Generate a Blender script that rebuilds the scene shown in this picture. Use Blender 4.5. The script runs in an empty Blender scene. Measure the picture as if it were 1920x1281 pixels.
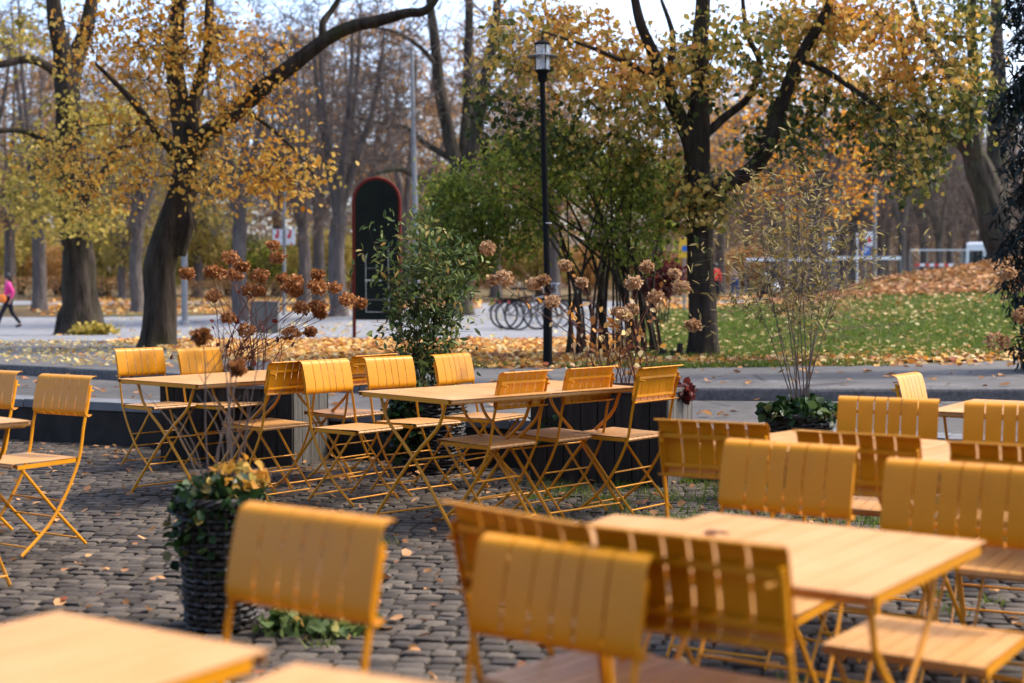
import bpy, bmesh, math, random
import numpy as np
from mathutils import Vector, Matrix, noise as mnoise
R = math.radians
S = bpy.context.scene
COL = S.collection
rng = np.random.default_rng(7)
random.seed(7)

# ------------------------------------------------------------------ camera, sky, sun, exposure
CAMZ = 1.30
PITCH = math.atan(105.5 / 2667.0)
cd = bpy.data.cameras.new('camera'); cam = bpy.data.objects.new('camera', cd); COL.objects.link(cam)
cam.location = (0, 0, CAMZ); cam.rotation_euler = (R(90) - PITCH, 0, 0)
cd.lens = 50; cd.sensor_width = 36; cd.clip_start = 0.05; cd.clip_end = 3000
cd.dof.use_dof = True; cd.dof.focus_distance = 9.0; cd.dof.aperture_fstop = 2.1; cd.dof.aperture_blades = 9
S.camera = cam
SUN_EL, SUN_AZ = R(52), R(72)          # azimuth from +Y (view direction) towards +X
w = bpy.data.worlds.new('World'); S.world = w; w.use_nodes = True
nt = w.node_tree; nt.nodes.clear()
sky = nt.nodes.new('ShaderNodeTexSky'); sky.sky_type = 'NISHITA'; sky.sun_disc = False
sky.sun_elevation = SUN_EL; sky.sun_rotation = SUN_AZ; sky.air_density = 0.65; sky.dust_density = 2.6; sky.ozone_density = 0.2
bg = nt.nodes.new('ShaderNodeBackground'); bg.inputs[1].default_value = 0.15
wo = nt.nodes.new('ShaderNodeOutputWorld')
nt.links.new(sky.outputs[0], bg.inputs[0]); nt.links.new(bg.outputs[0], wo.inputs[0])
sd = bpy.data.lights.new('sun', 'SUN'); sd.energy = 1.1; sd.angle = R(4); sd.color = (1.0, 0.93, 0.82)
so = bpy.data.objects.new('sun', sd); COL.objects.link(so)
sdir = Vector((math.sin(SUN_AZ) * math.cos(SUN_EL), math.cos(SUN_AZ) * math.cos(SUN_EL), math.sin(SUN_EL)))
so.rotation_euler = sdir.to_track_quat('Z', 'Y').to_euler(); so.location = (0, 0, 30)
S.view_settings.view_transform = 'Standard'; S.view_settings.look = 'None'
S.view_settings.exposure = 1.9; S.view_settings.gamma = 1.0

# ------------------------------------------------------------------ pixel <-> world helpers (photo pixels, 1920 wide)
cp, sp = math.cos(PITCH), math.sin(PITCH)
def ray(px, py):
    u = (px - 960) / 2666.667; v = (640.5 - py) / 2666.667
    return Vector((u, cp + v * sp, -sp + v * cp))
def W(px, py, D):
    r = ray(px, py); return Vector((r.x / r.y * D, D, CAMZ + r.z / r.y * D))
def WZ(px, py, z):
    r = ray(px, py); t = (z - CAMZ) / r.z; return Vector((r.x * t, r.y * t, z))

# ------------------------------------------------------------------ mesh helpers
def tag(o, label=None, cat=None, group=None, kind=None):
    if label: o['label'] = label
    if cat: o['category'] = cat
    if group: o['group'] = group
    if kind: o['kind'] = kind
    return o
def link_mesh(name, verts, faces, mat, parent=None, smooth=False, loc=None):
    me = bpy.data.meshes.new(name); me.from_pydata([tuple(v) for v in verts], [], faces); me.update()
    if mat: me.materials.append(mat)
    if smooth: me.polygons.foreach_set('use_smooth', [True] * len(me.polygons))
    o = bpy.data.objects.new(name, me); COL.objects.link(o)
    if parent: o.parent = parent
    if loc is not None: o.location = loc
    return o
def empty(name, loc=(0, 0, 0), rz=0.0, label=None, cat=None, group=None, kind=None):
    o = bpy.data.objects.new(name, None); o.empty_display_size = 0.1; COL.objects.link(o)
    o.location = loc; o.rotation_euler = (0, 0, rz)
    return tag(o, label, cat, group, kind)
def copy_tree(o, parent=None):
    c = o.copy(); COL.objects.link(c); c.parent = parent
    for ch in [x for x in bpy.data.objects if x.parent == o]: copy_tree(ch, c)
    return c

class MB:
    def __init__(s): s.v = []; s.f = []
    def box(s, x0, x1, y0, y1, z0, z1, M=None):
        b = len(s.v)
        pts = [Vector((x, y, z)) for z in (z0, z1) for y in (y0, y1) for x in (x0, x1)]
        if M is not None: pts = [M @ p for p in pts]
        s.v += pts
        s.f += [tuple(b + i for i in q) for q in ((0,2,3,1),(4,5,7,6),(0,1,5,4),(2,6,7,3),(0,4,6,2),(1,3,7,5))]
        return s
    def bar(s, a, b_, wx, wy, up=Vector((0, 0, 1))):
        a = Vector(a); b_ = Vector(b_); d = (b_ - a); L = d.length; d.normalize()
        x = d.cross(up)
        if x.length < 1e-4: x = d.cross(Vector((1, 0, 0)))
        x.normalize(); y = x.cross(d)
        M = Matrix((( x.x, d.x, y.x, a.x), (x.y, d.y, y.y, a.y), (x.z, d.z, y.z, a.z), (0, 0, 0, 1)))
        return s.box(-wx / 2, wx / 2, 0, L, -wy / 2, wy / 2, M)
    def tube(s, pts, rad, n=8, cap=True, sx=1.0, bump=0.0):
        pts = [Vector(p) for p in pts]; m = len(pts)
        if not hasattr(rad, '__len__'): rad = [rad] * m
        base = len(s.v); pu = None
        for i, p in enumerate(pts):
            t = (pts[min(i + 1, m - 1)] - pts[max(i - 1, 0)])
            if t.length < 1e-9: t = Vector((0, 0, 1))
            t.normalize()
            if pu is None:
                pu = t.cross(Vector((0, 1, 0)))
                if pu.length < .1: pu = t.cross(Vector((1, 0, 0)))
            u = (pu - t * pu.dot(t)); u.normalize(); pu = u; v = t.cross(u)
            for k in range(n):
                a = 2 * math.pi * k / n; r = rad[i] * (1 + (random.uniform(-bump, bump) if bump else 0))
                s.v.append(p + u * (r * math.cos(a) * sx) + v * (r * math.sin(a)))
        for i in range(m - 1):
            for k in range(n):
                a = base + i * n + k; b = base + i * n + (k + 1) % n
                s.f.append((a, b, b + n, a + n))
        if cap and n > 2:
            s.f.append(tuple(base + k for k in range(n))[::-1]); s.f.append(tuple(base + (m - 1) * n + k for k in range(n)))
        return s
    def lathe(s, prof, n=24, c=(0, 0, 0), a0=0.0, cap=True):
        base = len(s.v); c = Vector(c)
        for r, z in prof:
            for k in range(n):
                a = a0 + 2 * math.pi * k / n; s.v.append(c + Vector((r * math.cos(a), r * math.sin(a), z)))
        for i in range(len(prof) - 1):
            for k in range(n):
                a = base + i * n + k; b = base + i * n + (k + 1) % n
                s.f.append((a, b, b + n, a + n))
        if cap:
            s.f.append(tuple(base + k for k in range(n))[::-1]); s.f.append(tuple(base + (len(prof) - 1) * n + k for k in range(n)))
        return s
    def torus(s, c, Rr, r, axis='x', N=28, n=6):
        base = len(s.v); c = Vector(c)
        for i in range(N):
            a = 2 * math.pi * i / N
            for k in range(n):
                b = 2 * math.pi * k / n; q = Rr + r * math.cos(b); h = r * math.sin(b)
                p = {'x': (h, q * math.cos(a), q * math.sin(a)), 'y': (q * math.cos(a), h, q * math.sin(a)), 'z': (q * math.cos(a), q * math.sin(a), h)}[axis]
                s.v.append(c + Vector(p))
        for i in range(N):
            for k in range(n):
                s.f.append((base + i * n + k, base + i * n + (k + 1) % n, base + (i + 1) % N * n + (k + 1) % n, base + (i + 1) % N * n + k))
        return s
    def ball(s, c, r, nu=10, nv=7, sc=(1, 1, 1)):
        c = Vector(c); base = len(s.v)
        for j in range(nv + 1):
            th = math.pi * j / nv
            for i in range(nu):
                a = 2 * math.pi * i / nu
                s.v.append(c + Vector((r * sc[0] * math.sin(th) * math.cos(a), r * sc[1] * math.sin(th) * math.sin(a), r * sc[2] * math.cos(th))))
        for j in range(nv):
            for i in range(nu):
                s.f.append((base + j * nu + i, base + (j + 1) * nu + i, base + (j + 1) * nu + (i + 1) % nu, base + j * nu + (i + 1) % nu))
        return s
    def build(s, name, mat, parent=None, smooth=False, bevel=0.0, loc=None):
        o = link_mesh(name, s.v, s.f, mat, parent, smooth, loc)
        if bevel:
            bm = bmesh.new(); bm.from_mesh(o.data)
            bmesh.ops.bevel(bm, geom=bm.edges[:], offset=bevel, segments=2, profile=.5, affect='EDGES', clamp_overlap=True)
            bm.to_mesh(o.data); bm.free()
        if smooth:
            try: o.data.set_sharp_from_angle(angle=R(50))
            except Exception: pass
        return o

# ------------------------------------------------------------------ materials
def lin(r, g, b):
    f = lambda c: c / 12.92 if c <= .04045 else ((c + .055) / 1.055) ** 2.4
    return (f(r / 255), f(g / 255), f(b / 255), 1)
class NM:
    def __init__(s, name):
        s.m = bpy.data.materials.new(name); s.m.use_nodes = True; s.t = s.m.node_tree
        s.p = s.t.nodes['Principled BSDF']; s.out = s.t.nodes['Material Output']
        s.co = s.t.nodes.new('ShaderNodeTexCoord')
    def n(s, typ, **kw):
        k = s.t.nodes.new(typ)
        for a, v in kw.items(): setattr(k, a, v)
        return k
    def l(s, a, b): s.t.links.new(a, b)
    def noise(s, scale, detail=6, rough=.6, coord='Object', sc=None):
        k = s.n('ShaderNodeTexNoise'); k.inputs['Scale'].default_value = scale; k.inputs['Detail'].default_value = detail; k.inputs['Roughness'].default_value = rough
        src = s.co.outputs[coord]
        if sc:
            mp = s.n('ShaderNodeMapping'); mp.inputs['Scale'].default_value = sc; s.l(src, mp.inputs[0]); src = mp.outputs[0]
        s.l(src, k.inputs['Vector']); return k.outputs['Fac']
    def ramp(s, fac, stops, interp='LINEAR'):
        k = s.n('ShaderNodeValToRGB'); cr = k.color_ramp; cr.interpolation = interp
        while len(cr.elements) < len(stops): cr.elements.new(.5)
        for e, (p, c) in zip(cr.elements, stops): e.position = p; e.color = c if len(c) == 4 else (*c, 1)
        s.l(fac, k.inputs[0]); return k.outputs[0]
    def mix(s, fac, a, b, mode='MIX'):
        k = s.n('ShaderNodeMix', data_type='RGBA', blend_type=mode)
        for i, v in ((0, fac), (6, a), (7, b)):
            if hasattr(v, 'links') or hasattr(v, 'is_output'): s.l(v, k.inputs[i])
            else: k.inputs[i].default_value = v
        return k.outputs[2]
    def bump(s, h, strength=.3, dist=.01):
        k = s.n('ShaderNodeBump'); k.inputs['Strength'].default_value = strength; k.inputs['Distance'].default_value = dist
        s.l(h, k.inputs['Height']); s.l(k.outputs[0], s.p.inputs['Normal'])
    def col(s, c):
        if hasattr(c, 'links'): s.l(c, s.p.inputs['Base Color'])
        else: s.p.inputs['Base Color'].default_value = c
    def rough(s, v):
        if hasattr(v, 'links'): s.l(v, s.p.inputs['Roughness'])
        else:
            s.p.inputs['Roughness'].default_value = v
            if v > .75: s.p.inputs['Specular IOR Level'].default_value = .15

def simple(name, c, rough=.5, metal=0, var=.15, scale=12, bump=0.0):
    k = NM(name); f = k.noise(scale)
    c = tuple(c) if len(c) == 4 else (*c, 1)
    lo = tuple(x * (1 - var) for x in c[:3]) + (1,); hi = tuple(min(1, x * (1 + var)) for x in c[:3]) + (1,)
    k.col(k.ramp(f, [(.3, lo), (.7, hi)])); k.rough(rough); k.p.inputs['Metallic'].default_value = metal
    if bump: k.bump(k.noise(scale * 4), bump, .004)
    return k.m
def m_paint():
    k = NM('amber_paint'); f = k.noise(5, 8); g = k.noise(160, 3)
    oi = k.n('ShaderNodeObjectInfo')
    a = k.ramp(f, [(.3, (.52, .200, .0015)), (.72, (.60, .240, .003))])
    b = k.mix(k.ramp(k.noise(38, 4, .75), [(.66, (0, 0, 0)), (.74, (1, 1, 1))]), a, (.40, .15, .010, 1))
    k.col(k.mix(k.ramp(oi.outputs['Random'], [(0, (0, 0, 0)), (1, (.35, .35, .35))]), b, (.60, .235, .004, 1)))
    st_ = k.noise(9, 6, .75, sc=(1, 1, .18)); k.col(k.mix(k.ramp(st_, [(.56, (0, 0, 0)), (.75, (.35,) * 3)]), k.p.inputs['Base Color'].links[0].from_socket, (.30, .13, .02, 1)))
    k.rough(k.ramp(f, [(.3, (.30,) * 3), (.7, (.44,) * 3)])); k.p.inputs['Specular IOR Level'].default_value = .27; k.bump(g, .06, .001)
    return k.m
def m_bark(name, a, b, green=None):
    k = NM(name); f = k.noise(7, 8, .7, sc=(1, 1, .22)); g = k.noise(2.0, 4)
    c = k.ramp(f, [(.35, a), (.65, b)])
    if green: c = k.mix(k.ramp(g, [(.5, (0, 0, 0)), (.72, (.6,) * 3)]), c, (*green, 1))
    k.col(c); k.rough(.95)
    v = k.n('ShaderNodeTexVoronoi'); v.feature = 'DISTANCE_TO_EDGE'; v.inputs['Scale'].default_value = 14
    mp = k.n('ShaderNodeMapping'); mp.inputs['Scale'].default_value = (1, 1, .2); k.l(k.co.outputs['Object'], mp.inputs[0]); k.l(mp.outputs[0], v.inputs['Vector'])
    ad = k.n('ShaderNodeMath', operation='ADD'); k.l(f, ad.inputs[0]); k.l(v.outputs['Distance'], ad.inputs[1])
    k.bump(ad.outputs[0], 1.0, .03); return k.m
def m_leaf(name, stops, trans=.45, rough=.55):
    k = NM(name); at = k.n('ShaderNodeAttribute'); at.attribute_name = 'rnd'
    c = k.ramp(at.outputs['Fac'], stops); k.col(c); k.rough(rough); k.p.inputs['Specular IOR Level'].default_value = .2
    tr = k.n('ShaderNodeBsdfTranslucent'); k.l(c, tr.inputs[0])
    mx = k.n('ShaderNodeMixShader'); mx.inputs[0].default_value = trans
    k.l(k.p.outputs[0], mx.inputs[1]); k.l(tr.outputs[0], mx.inputs[2]); k.l(mx.outputs[0], k.out.inputs[0])
    return k.m
M = {}
M['paint'] = m_paint()
def m_sky_sheen():  # tabletops and seats: grazing sky sheen put into a paler base colour
    k = NM('amber_paint_sky_sheen'); f = k.noise(4, 8, .7, sc=(1, .35, 1)); g = k.noise(60, 5, .7)
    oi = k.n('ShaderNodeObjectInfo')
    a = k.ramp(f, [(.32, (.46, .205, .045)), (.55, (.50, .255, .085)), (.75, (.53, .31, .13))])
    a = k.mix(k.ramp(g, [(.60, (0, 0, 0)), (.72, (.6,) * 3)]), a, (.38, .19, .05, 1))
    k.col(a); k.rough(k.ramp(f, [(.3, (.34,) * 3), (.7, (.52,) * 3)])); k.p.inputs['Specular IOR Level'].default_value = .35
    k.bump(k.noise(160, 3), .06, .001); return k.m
M['amber_sheen'] = m_sky_sheen()
M['bark_dark'] = m_bark('bark_dark', (.014, .010, .007), (.055, .042, .031), (.04, .042, .014))
M['bark_mid'] = m_bark('bark_mid', (.022, .017, .013), (.085, .068, .052), (.06, .065, .03))
M['bark_far'] = m_bark('bark_far', (.075, .062, .056), (.15, .125, .112))  # distant trunks: haze put into the bark as a paler colour
M['twig'] = simple('twig_bark', (.13, .098, .08), .9)
M['twig_red'] = simple('red_brown_stem', (.14, .055, .035), .8)
M['twig_dark'] = simple('dark_twig', (.03, .022, .017), .9)
g3 = lambda *a: [(p, lin(*c)) for p, c in a]
M['leaf_amber'] = m_leaf('leaf_amber', g3((0, (175, 112, 34)), (.3, (190, 138, 50)), (.6, (196, 158, 72)), (.85, (175, 156, 82)), (1, (140, 124, 60))))
M['leaf_olive'] = m_leaf('leaf_yellow_olive', g3((0, (130, 120, 48)), (.4, (175, 152, 68)), (.75, (198, 174, 90)), (1, (105, 102, 42))))
M['leaf_mixed'] = m_leaf('leaf_green_to_tan', g3((0, (48, 62, 30)), (.28, (88, 98, 48)), (.45, (160, 145, 68)), (.7, (208, 168, 88)), (.9, (212, 155, 60)), (1, (188, 128, 68))), .4)
M['leaf_green'] = m_leaf('leaf_green', g3((0, (56, 72, 30)), (.4, (104, 120, 46)), (.8, (156, 162, 66)), (1, (188, 172, 84))), .45)
M['leaf_vine'] = m_leaf('leaf_bluegreen', g3((0, (52, 70, 38)), (.6, (88, 106, 54)), (.92, (130, 140, 78)), (1, (180, 140, 75))), .35)
M['leaf_brown'] = m_leaf('leaf_pale_brown', g3((0, (150, 110, 70)), (.5, (185, 140, 85)), (1, (200, 160, 95))), .45)
M['leaf_wisp'] = m_leaf('leaf_straw', g3((0, (92, 84, 46)), (.5, (138, 122, 72)), (1, (178, 160, 106))), .45)
M['leaf_orange'] = m_leaf('leaf_orange', g3((0, (215, 130, 25)), (.6, (235, 165, 40)), (1, (225, 185, 80))), .5)
M['leaf_ivy'] = m_leaf('leaf_ivy', g3((0, (24, 42, 20)), (.6, (45, 70, 32)), (.9, (82, 104, 60)), (1, (130, 105, 50))), .25, .35)
M['leaf_red'] = m_leaf('leaf_dark_red', g3((0, (50, 20, 20)), (.7, (82, 28, 28)), (1, (120, 50, 38))), .4)
M['flower_rust'] = m_leaf('flower_rust', g3((0, (105, 64, 32)), (.5, (155, 98, 52)), (1, (195, 142, 90))), .35)
M['flower_tan'] = m_leaf('flower_tan', g3((0, (130, 92, 60)), (.5, (178, 138, 95)), (1, (200, 170, 135))), .35)
M['litter'] = m_leaf('fallen_leaf', g3((0, (120, 78, 42)), (.25, (172, 112, 55)), (.45, (215, 150, 62)), (.65, (226, 188, 110)), (.85, (222, 200, 150)), (1, (150, 70, 45))), .3)
M['litter_pale'] = m_leaf('fallen_leaf_pale', g3((0, (140, 112, 62)), (.4, (188, 172, 112)), (.7, (205, 190, 135)), (1, (178, 118, 62))), .3)
M['litter_brown'] = m_leaf('fallen_leaf_brown', g3((0, (110, 75, 48)), (.5, (165, 118, 76)), (.85, (200, 150, 98)), (1, (140, 75, 50))), .25)
M['needle'] = m_leaf('spruce_needles', g3((0, (20, 28, 26)), (.6, (34, 44, 41)), (1, (60, 70, 66))), .15, .6)
M['grass'] = m_leaf('grass_blades', g3((0, (60, 78, 26)), (.5, (86, 106, 38)), (1, (125, 132, 62))), .45)
M['hedge'] = m_leaf('hedge_brown', g3((0, (120, 85, 55)), (.5, (165, 125, 82)), (1, (195, 155, 105))), .35)
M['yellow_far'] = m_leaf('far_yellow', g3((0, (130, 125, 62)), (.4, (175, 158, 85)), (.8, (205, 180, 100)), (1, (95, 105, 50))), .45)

def m_asphalt(name, a, b, seamy=0):
    k = NM(name); f = k.noise(.35, 6, .6, 'Object'); g = k.noise(90, 4, .7, 'Object'); h = k.noise(3, 6, .7)
    c = k.ramp(f, [(.3, a), (.7, b)]); c = k.mix(.35, c, k.ramp(g, [(.3, (.06, .06, .065)), (.7, (.3, .3, .31))]), 'OVERLAY')
    c = k.mix(k.ramp(h, [(.55, (0, 0, 0)), (.8, (.4,) * 3)]), c, (*[x * .75 for x in a[:3]], 1))
    v = k.n('ShaderNodeTexVoronoi'); v.feature = 'DISTANCE_TO_EDGE'; v.inputs['Scale'].default_value = .55; k.l(k.co.outputs['Object'], v.inputs['Vector'])
    c = k.mix(k.ramp(v.outputs['Distance'], [(0, (.8,) * 3), (.012, (0, 0, 0))]), c, (.03, .03, .03, 1))
    s_ = k.noise(1.1, 8, .75); c = k.mix(k.ramp(s_, [(.52, (0, 0, 0)), (.66, (.55,) * 3)]), c, (*[x * 1.35 for x in b[:3]], 1))
    k.col(c); k.rough(.85); k.bump(g, .8, .006); return k.m
M['road'] = m_asphalt('road_asphalt', (.088, .083, .078), (.13, .123, .116))
M['pave'] = m_asphalt('pavement_asphalt', (.104, .099, .095), (.16, .153, .147))
M['plaza'] = m_asphalt('plaza_asphalt', (.20, .205, .215), (.28, .285, .295))
def m_ground():
    k = NM('ground_soil'); f = k.noise(6, 8, .7); g = k.noise(.25, 5)
    c = k.ramp(f, [(.3, (.05, .035, .02)), (.5, (.14, .09, .045)), (.7, (.28, .19, .09))])
    c = k.mix(k.ramp(g, [(.45, (0, 0, 0)), (.6, (.7,) * 3)]), c, (.08, .085, .03, 1))
    k.col(c); k.rough(.95); k.bump(f, .6, .03); return k.m
M['ground'] = m_ground()
def m_lawn():
    k = NM('lawn_turf'); f = k.noise(30, 6, .7); g = k.noise(.5, 5)
    c = k.ramp(f, [(.3, (.034, .050, .012)), (.7, (.085, .120, .028))])
    c = k.mix(k.ramp(g, [(.4, (0, 0, 0)), (.65, (.6,) * 3)]), c, (.13, .15, .03, 1))
    k.col(c); k.rough(.9); k.bump(f, .8, .03); return k.m
M['lawn'] = m_lawn()
def m_sett():
    k = NM('granite_setts'); at = k.n('ShaderNodeAttribute'); at.attribute_name = 'rnd'
    c = k.ramp(at.outputs['Fac'], [(0, (.028, .021, .015)), (.5, (.052, .040, .029)), (1, (.098, .078, .058))])
    f = k.noise(25, 8, .7); c = k.mix(.5, c, k.ramp(f, [(.3, (.2,) * 3), (.7, (.8,) * 3)]), 'OVERLAY')
    d = k.noise(.6, 4); c = k.mix(k.ramp(d, [(.5, (0, 0, 0)), (.75, (.5,) * 3)]), c, (.06, .05, .035, 1))
    k.col(c); k.rough(.8); k.p.inputs['Specular IOR Level'].default_value = .3; k.bump(f, .5, .01); return k.m
M['sett'] = m_sett()
M['soil'] = simple('joint_soil', (.032, .025, .016), .95, 0, .4, 20)
M['granite'] = simple('kerb_granite', (.105, .10, .098), .8, 0, .35, 30, .6)
M['concrete'] = simple('dark_concrete', (.028, .025, .022), .85, 0, .3, 5, .5)
M['coping'] = simple('concrete_coping', (.14, .142, .148), .85, 0, .2, 5, .4)
def m_wood(name, a, b):
    k = NM(name); f = k.noise(5, 8, .7, sc=(6, 6, .5)); k.col(k.ramp(f, [(.3, a), (.7, b)])); k.rough(.85); k.bump(f, .6, .006); return k.m
M['wood_dark'] = m_wood('dark_boards', (.012, .010, .008), (.040, .032, .025))
M['wood_grey'] = m_wood('grey_boards', (.06, .055, .048), (.14, .13, .112))
M['wicker'] = simple('dark_wicker', (.014, .010, .007), .6, 0, .5, 30, .4)
M['lamp_black'] = simple('black_metal', (.004, .004, .004), .8)
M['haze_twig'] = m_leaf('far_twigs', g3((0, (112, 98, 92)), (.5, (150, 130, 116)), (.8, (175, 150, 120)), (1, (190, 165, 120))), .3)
M['glass'] = simple('frosted_glass', (.75, .76, .74), .25)
M['glass'].node_tree.nodes['Principled BSDF'].inputs['Transmission Weight'].default_value = .75
M['board_green'] = simple('dark_green_board', (.006, .010, .008), .8, 0, .3, 3)
M['red_paint'] = simple('red_brown_paint', (.10, .014, .010), .8)
M['white_line'] = simple('off_white_line', (.55, .55, .52), .8, 0, .35, 40)
M['white'] = simple('white_paint', (.75, .76, .78), .45)
M['pole_grey'] = simple('galvanised_pole', (.20, .20, .20), .6, .2)
M['pole_rust'] = simple('brown_pole', (.16, .11, .09), .7)
M['blue_sign'] = simple('blue_sign', (.02, .12, .42), .4)
M['red_sign'] = simple('red_sign', (.6, .02, .03), .4)
M['yellow_sign'] = simple('yellow_sign', (.75, .42, .02), .4)
M['tyre'] = simple('black_rubber', (.012, .012, .012), .8)
M['steel'] = simple('steel', (.5, .5, .52), .3, .9)
M['car_glass'] = simple('car_glass', (.02, .025, .03), .1)
M['skin'] = simple('skin', (.45, .25, .17), .6)
M['hair'] = simple('black_hair', (.01, .009, .008), .5)
M['pink'] = simple('pink_jacket', (.72, .03, .22), .6)
M['red_cloth'] = simple('red_jacket', (.75, .05, .02), .7)
M['navy'] = simple('dark_trousers', (.012, .014, .022), .8)
M['black_cloth'] = simple('black_cloth', (.012, .012, .013), .85)
M['jeans'] = simple('blue_jeans', (.05, .08, .16), .85)
M['grey_cloth'] = simple('grey_cloth', (.3, .3, .28), .85)
M['brown_cloth'] = simple('tan_cloth', (.35, .24, .15), .85)
M['orange'] = simple('orange_bag', (.75, .18, .02), .6)
M['bin_grey'] = m_wood('grey_bin', (.07, .068, .062), (.15, .145, .135))
M['stump'] = simple('stump_wood', (.03, .022, .016), .95, 0, .4, 30)
# ------------------------------------------------------------------ terrain
PX = [-900, 0, 300, 700, 1000, 1290, 1500, 1700, 1920, 2700]
TD = [15.5, 20, 26, 32, 38, 43, 50, 60, 72, 90, 150, 500]
TZ = np.array([
 [.42] * 10,
 [.38, .40, .40, .40, .40, .42, .45, .48, .50, .55],
 [.30, .33, .34, .36, .36, .55, .66, .80, .95, 1.2],
 [.18, .20, .22, .28, .30, .66, .85, 1.15, 1.45, 1.8],
 [.03, .05, .10, .25, .32, .60, .90, 1.55, 2.0, 2.4],
 [.00, .00, .05, .25, .35, .50, .70, 1.32, 1.86, 2.3],
 [.10, .10, .15, .30, .40, .48, .55, .90, 1.2, 1.6],
 [.30, .30, .30, .35, .45, .50, .60, .80, .9, 1.2],
 [.55, .55, .50, .50, .50, .55, .95, 1.0, 1.0, 1.1],
 [.75, .70, .70, .60, .60, .65, 1.0, 1.0, 1.0, 1.1],
 [.90] * 10, [.95] * 10])
TU = (np.array(PX) - 960) / 2666.67
LD = np.log(np.array(TD))
def _sm(t): return t * t * (3 - 2 * t) * .5 + t * .5
def H(x, y):
    x = np.asarray(x, float); y = np.maximum(np.asarray(y, float), .5)
    u = np.clip(x / y, TU[0], TU[-1] - 1e-9); d = np.clip(np.log(y), LD[0], LD[-1] - 1e-9)
    i = np.clip(np.searchsorted(TU, u, 'right') - 1, 0, len(TU) - 2); j = np.clip(np.searchsorted(LD, d, 'right') - 1, 0, len(LD) - 2)
    a = _sm((u - TU[i]) / (TU[i + 1] - TU[i])); b = _sm((d - LD[j]) / (LD[j + 1] - LD[j]))
    return (TZ[j, i] * (1 - a) + TZ[j, i + 1] * a) * (1 - b) + (TZ[j + 1, i] * (1 - a) + TZ[j + 1, i + 1] * a) * b
def Hs(x, y): return float(H(x, y))
def at(px, D, dz=0.0):          # ground point seen in column px at distance D
    x = (px - 960) / 2666.67 * D * 1.0
    return Vector((x, D, Hs(x, D) + dz))

def strip(name, near, far, n, off, mat, kind='structure', xs=None):
    """sheet draped on the terrain between two polylines given as [(x,y)...]"""
    def interp(pl, t):
        L = [0]
        for i in range(1, len(pl)): L.append(L[-1] + math.hypot(pl[i][0] - pl[i-1][0], pl[i][1] - pl[i-1][1]))
        s = t * L[-1]
        return (np.interp(s, L, [p[0] for p in pl]), np.interp(s, L, [p[1] for p in pl]))
    v = []; f = []; NX, NY = n
    for i in range(NX + 1):
        a = interp(near, i / NX); b = interp(far, i / NX)
        for j in range(NY + 1):
            t = j / NY; x = a[0] * (1 - t) + b[0] * t; y = a[1] * (1 - t) + b[1] * t
            v.append((x, y, Hs(x, y) + off))
    for i in range(NX):
        for j in range(NY):
            q = i * (NY + 1) + j; f.append((q, q + NY + 1, q + NY + 2, q + 1))
    return tag(link_mesh(name, v, f, mat, smooth=True), kind=kind)

def U(px, D): return ((px - 960) / 2666.67 * D, D)
CURB = [(-30, 27), (-12, 19.4), (-9, 17.6), (-7, 16.4), (-5.7, 15.7), (-4.2, 14.75), (-2.8, 13.75), (-1.4, 12.9), (0, 12.35), (1.9, 12.02), (4.3, 12.0), (8, 12.3), (14, 13.2), (30, 16)]
# base ground: polar-like grid
gv = []; gf = []
gu = np.linspace(TU[0] * 1.3, TU[-1] * 1.3, 90); gd = np.exp(np.linspace(math.log(14.9), math.log(1400), 110))
def d_start(u):
    d = 10.0
    while d < 60 and d < np.interp(u * d, [p[0] for p in CURB], [p[1] for p in CURB]) + .10: d += .05
    return d
ds = [max(14.9, d_start(u)) for u in gu]
for d in gd:
    for u, d0 in zip(gu, ds):
        q = max(d, d0); gv.append((u * q, q, Hs(u * q, q) - .02))
for j in range(len(gd) - 1):
    for i in range(len(gu) - 1):
        q = j * len(gu) + i; gf.append((q, q + 1, q + 1 + len(gu), q + len(gu)))
tag(link_mesh('ground', gv, gf, M['ground'], smooth=True), kind='structure')
WA, WB = 10.15, -.45
def wallD(x): return WA + WB * x
ROADZ, PAVZ = .32, .42
def flat(name, poly, z, mat, kind='structure'):
    return tag(link_mesh(name, [(x, y, z) for x, y in poly], [tuple(range(len(poly)))], mat), kind=kind)
# road, one quad strip between retaining wall and kerb
rv = []; rf = []
for i, (x, y) in enumerate(CURB):
    xx = x; rv += [(xx, min(wallD(xx) + .02, y - .4), ROADZ), (x, y, ROADZ)]
    if i: q = 2 * i; rf.append((q - 2, q, q + 1, q - 1))
tag(link_mesh('road', rv, rf, M['road']), kind='structure')
# pavement as draped strip so it meets the terrain
PN = [(x, y + .12) for x, y in CURB]
PF = [(-30, 40), (-12, 27), (-9, 25), (-7.5, 24), (-6, 22.6), (-4.9, 20.2), (-3.7, 17.4), (-2, 15.6), (0, 15.1), (2, 15.0), (4.3, 15.6), (6, 16.4), (9, 17.5), (14, 19), (30, 24)]
strip('pavement', PN, PF, (60, 24), .006, M['pave'])
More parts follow.
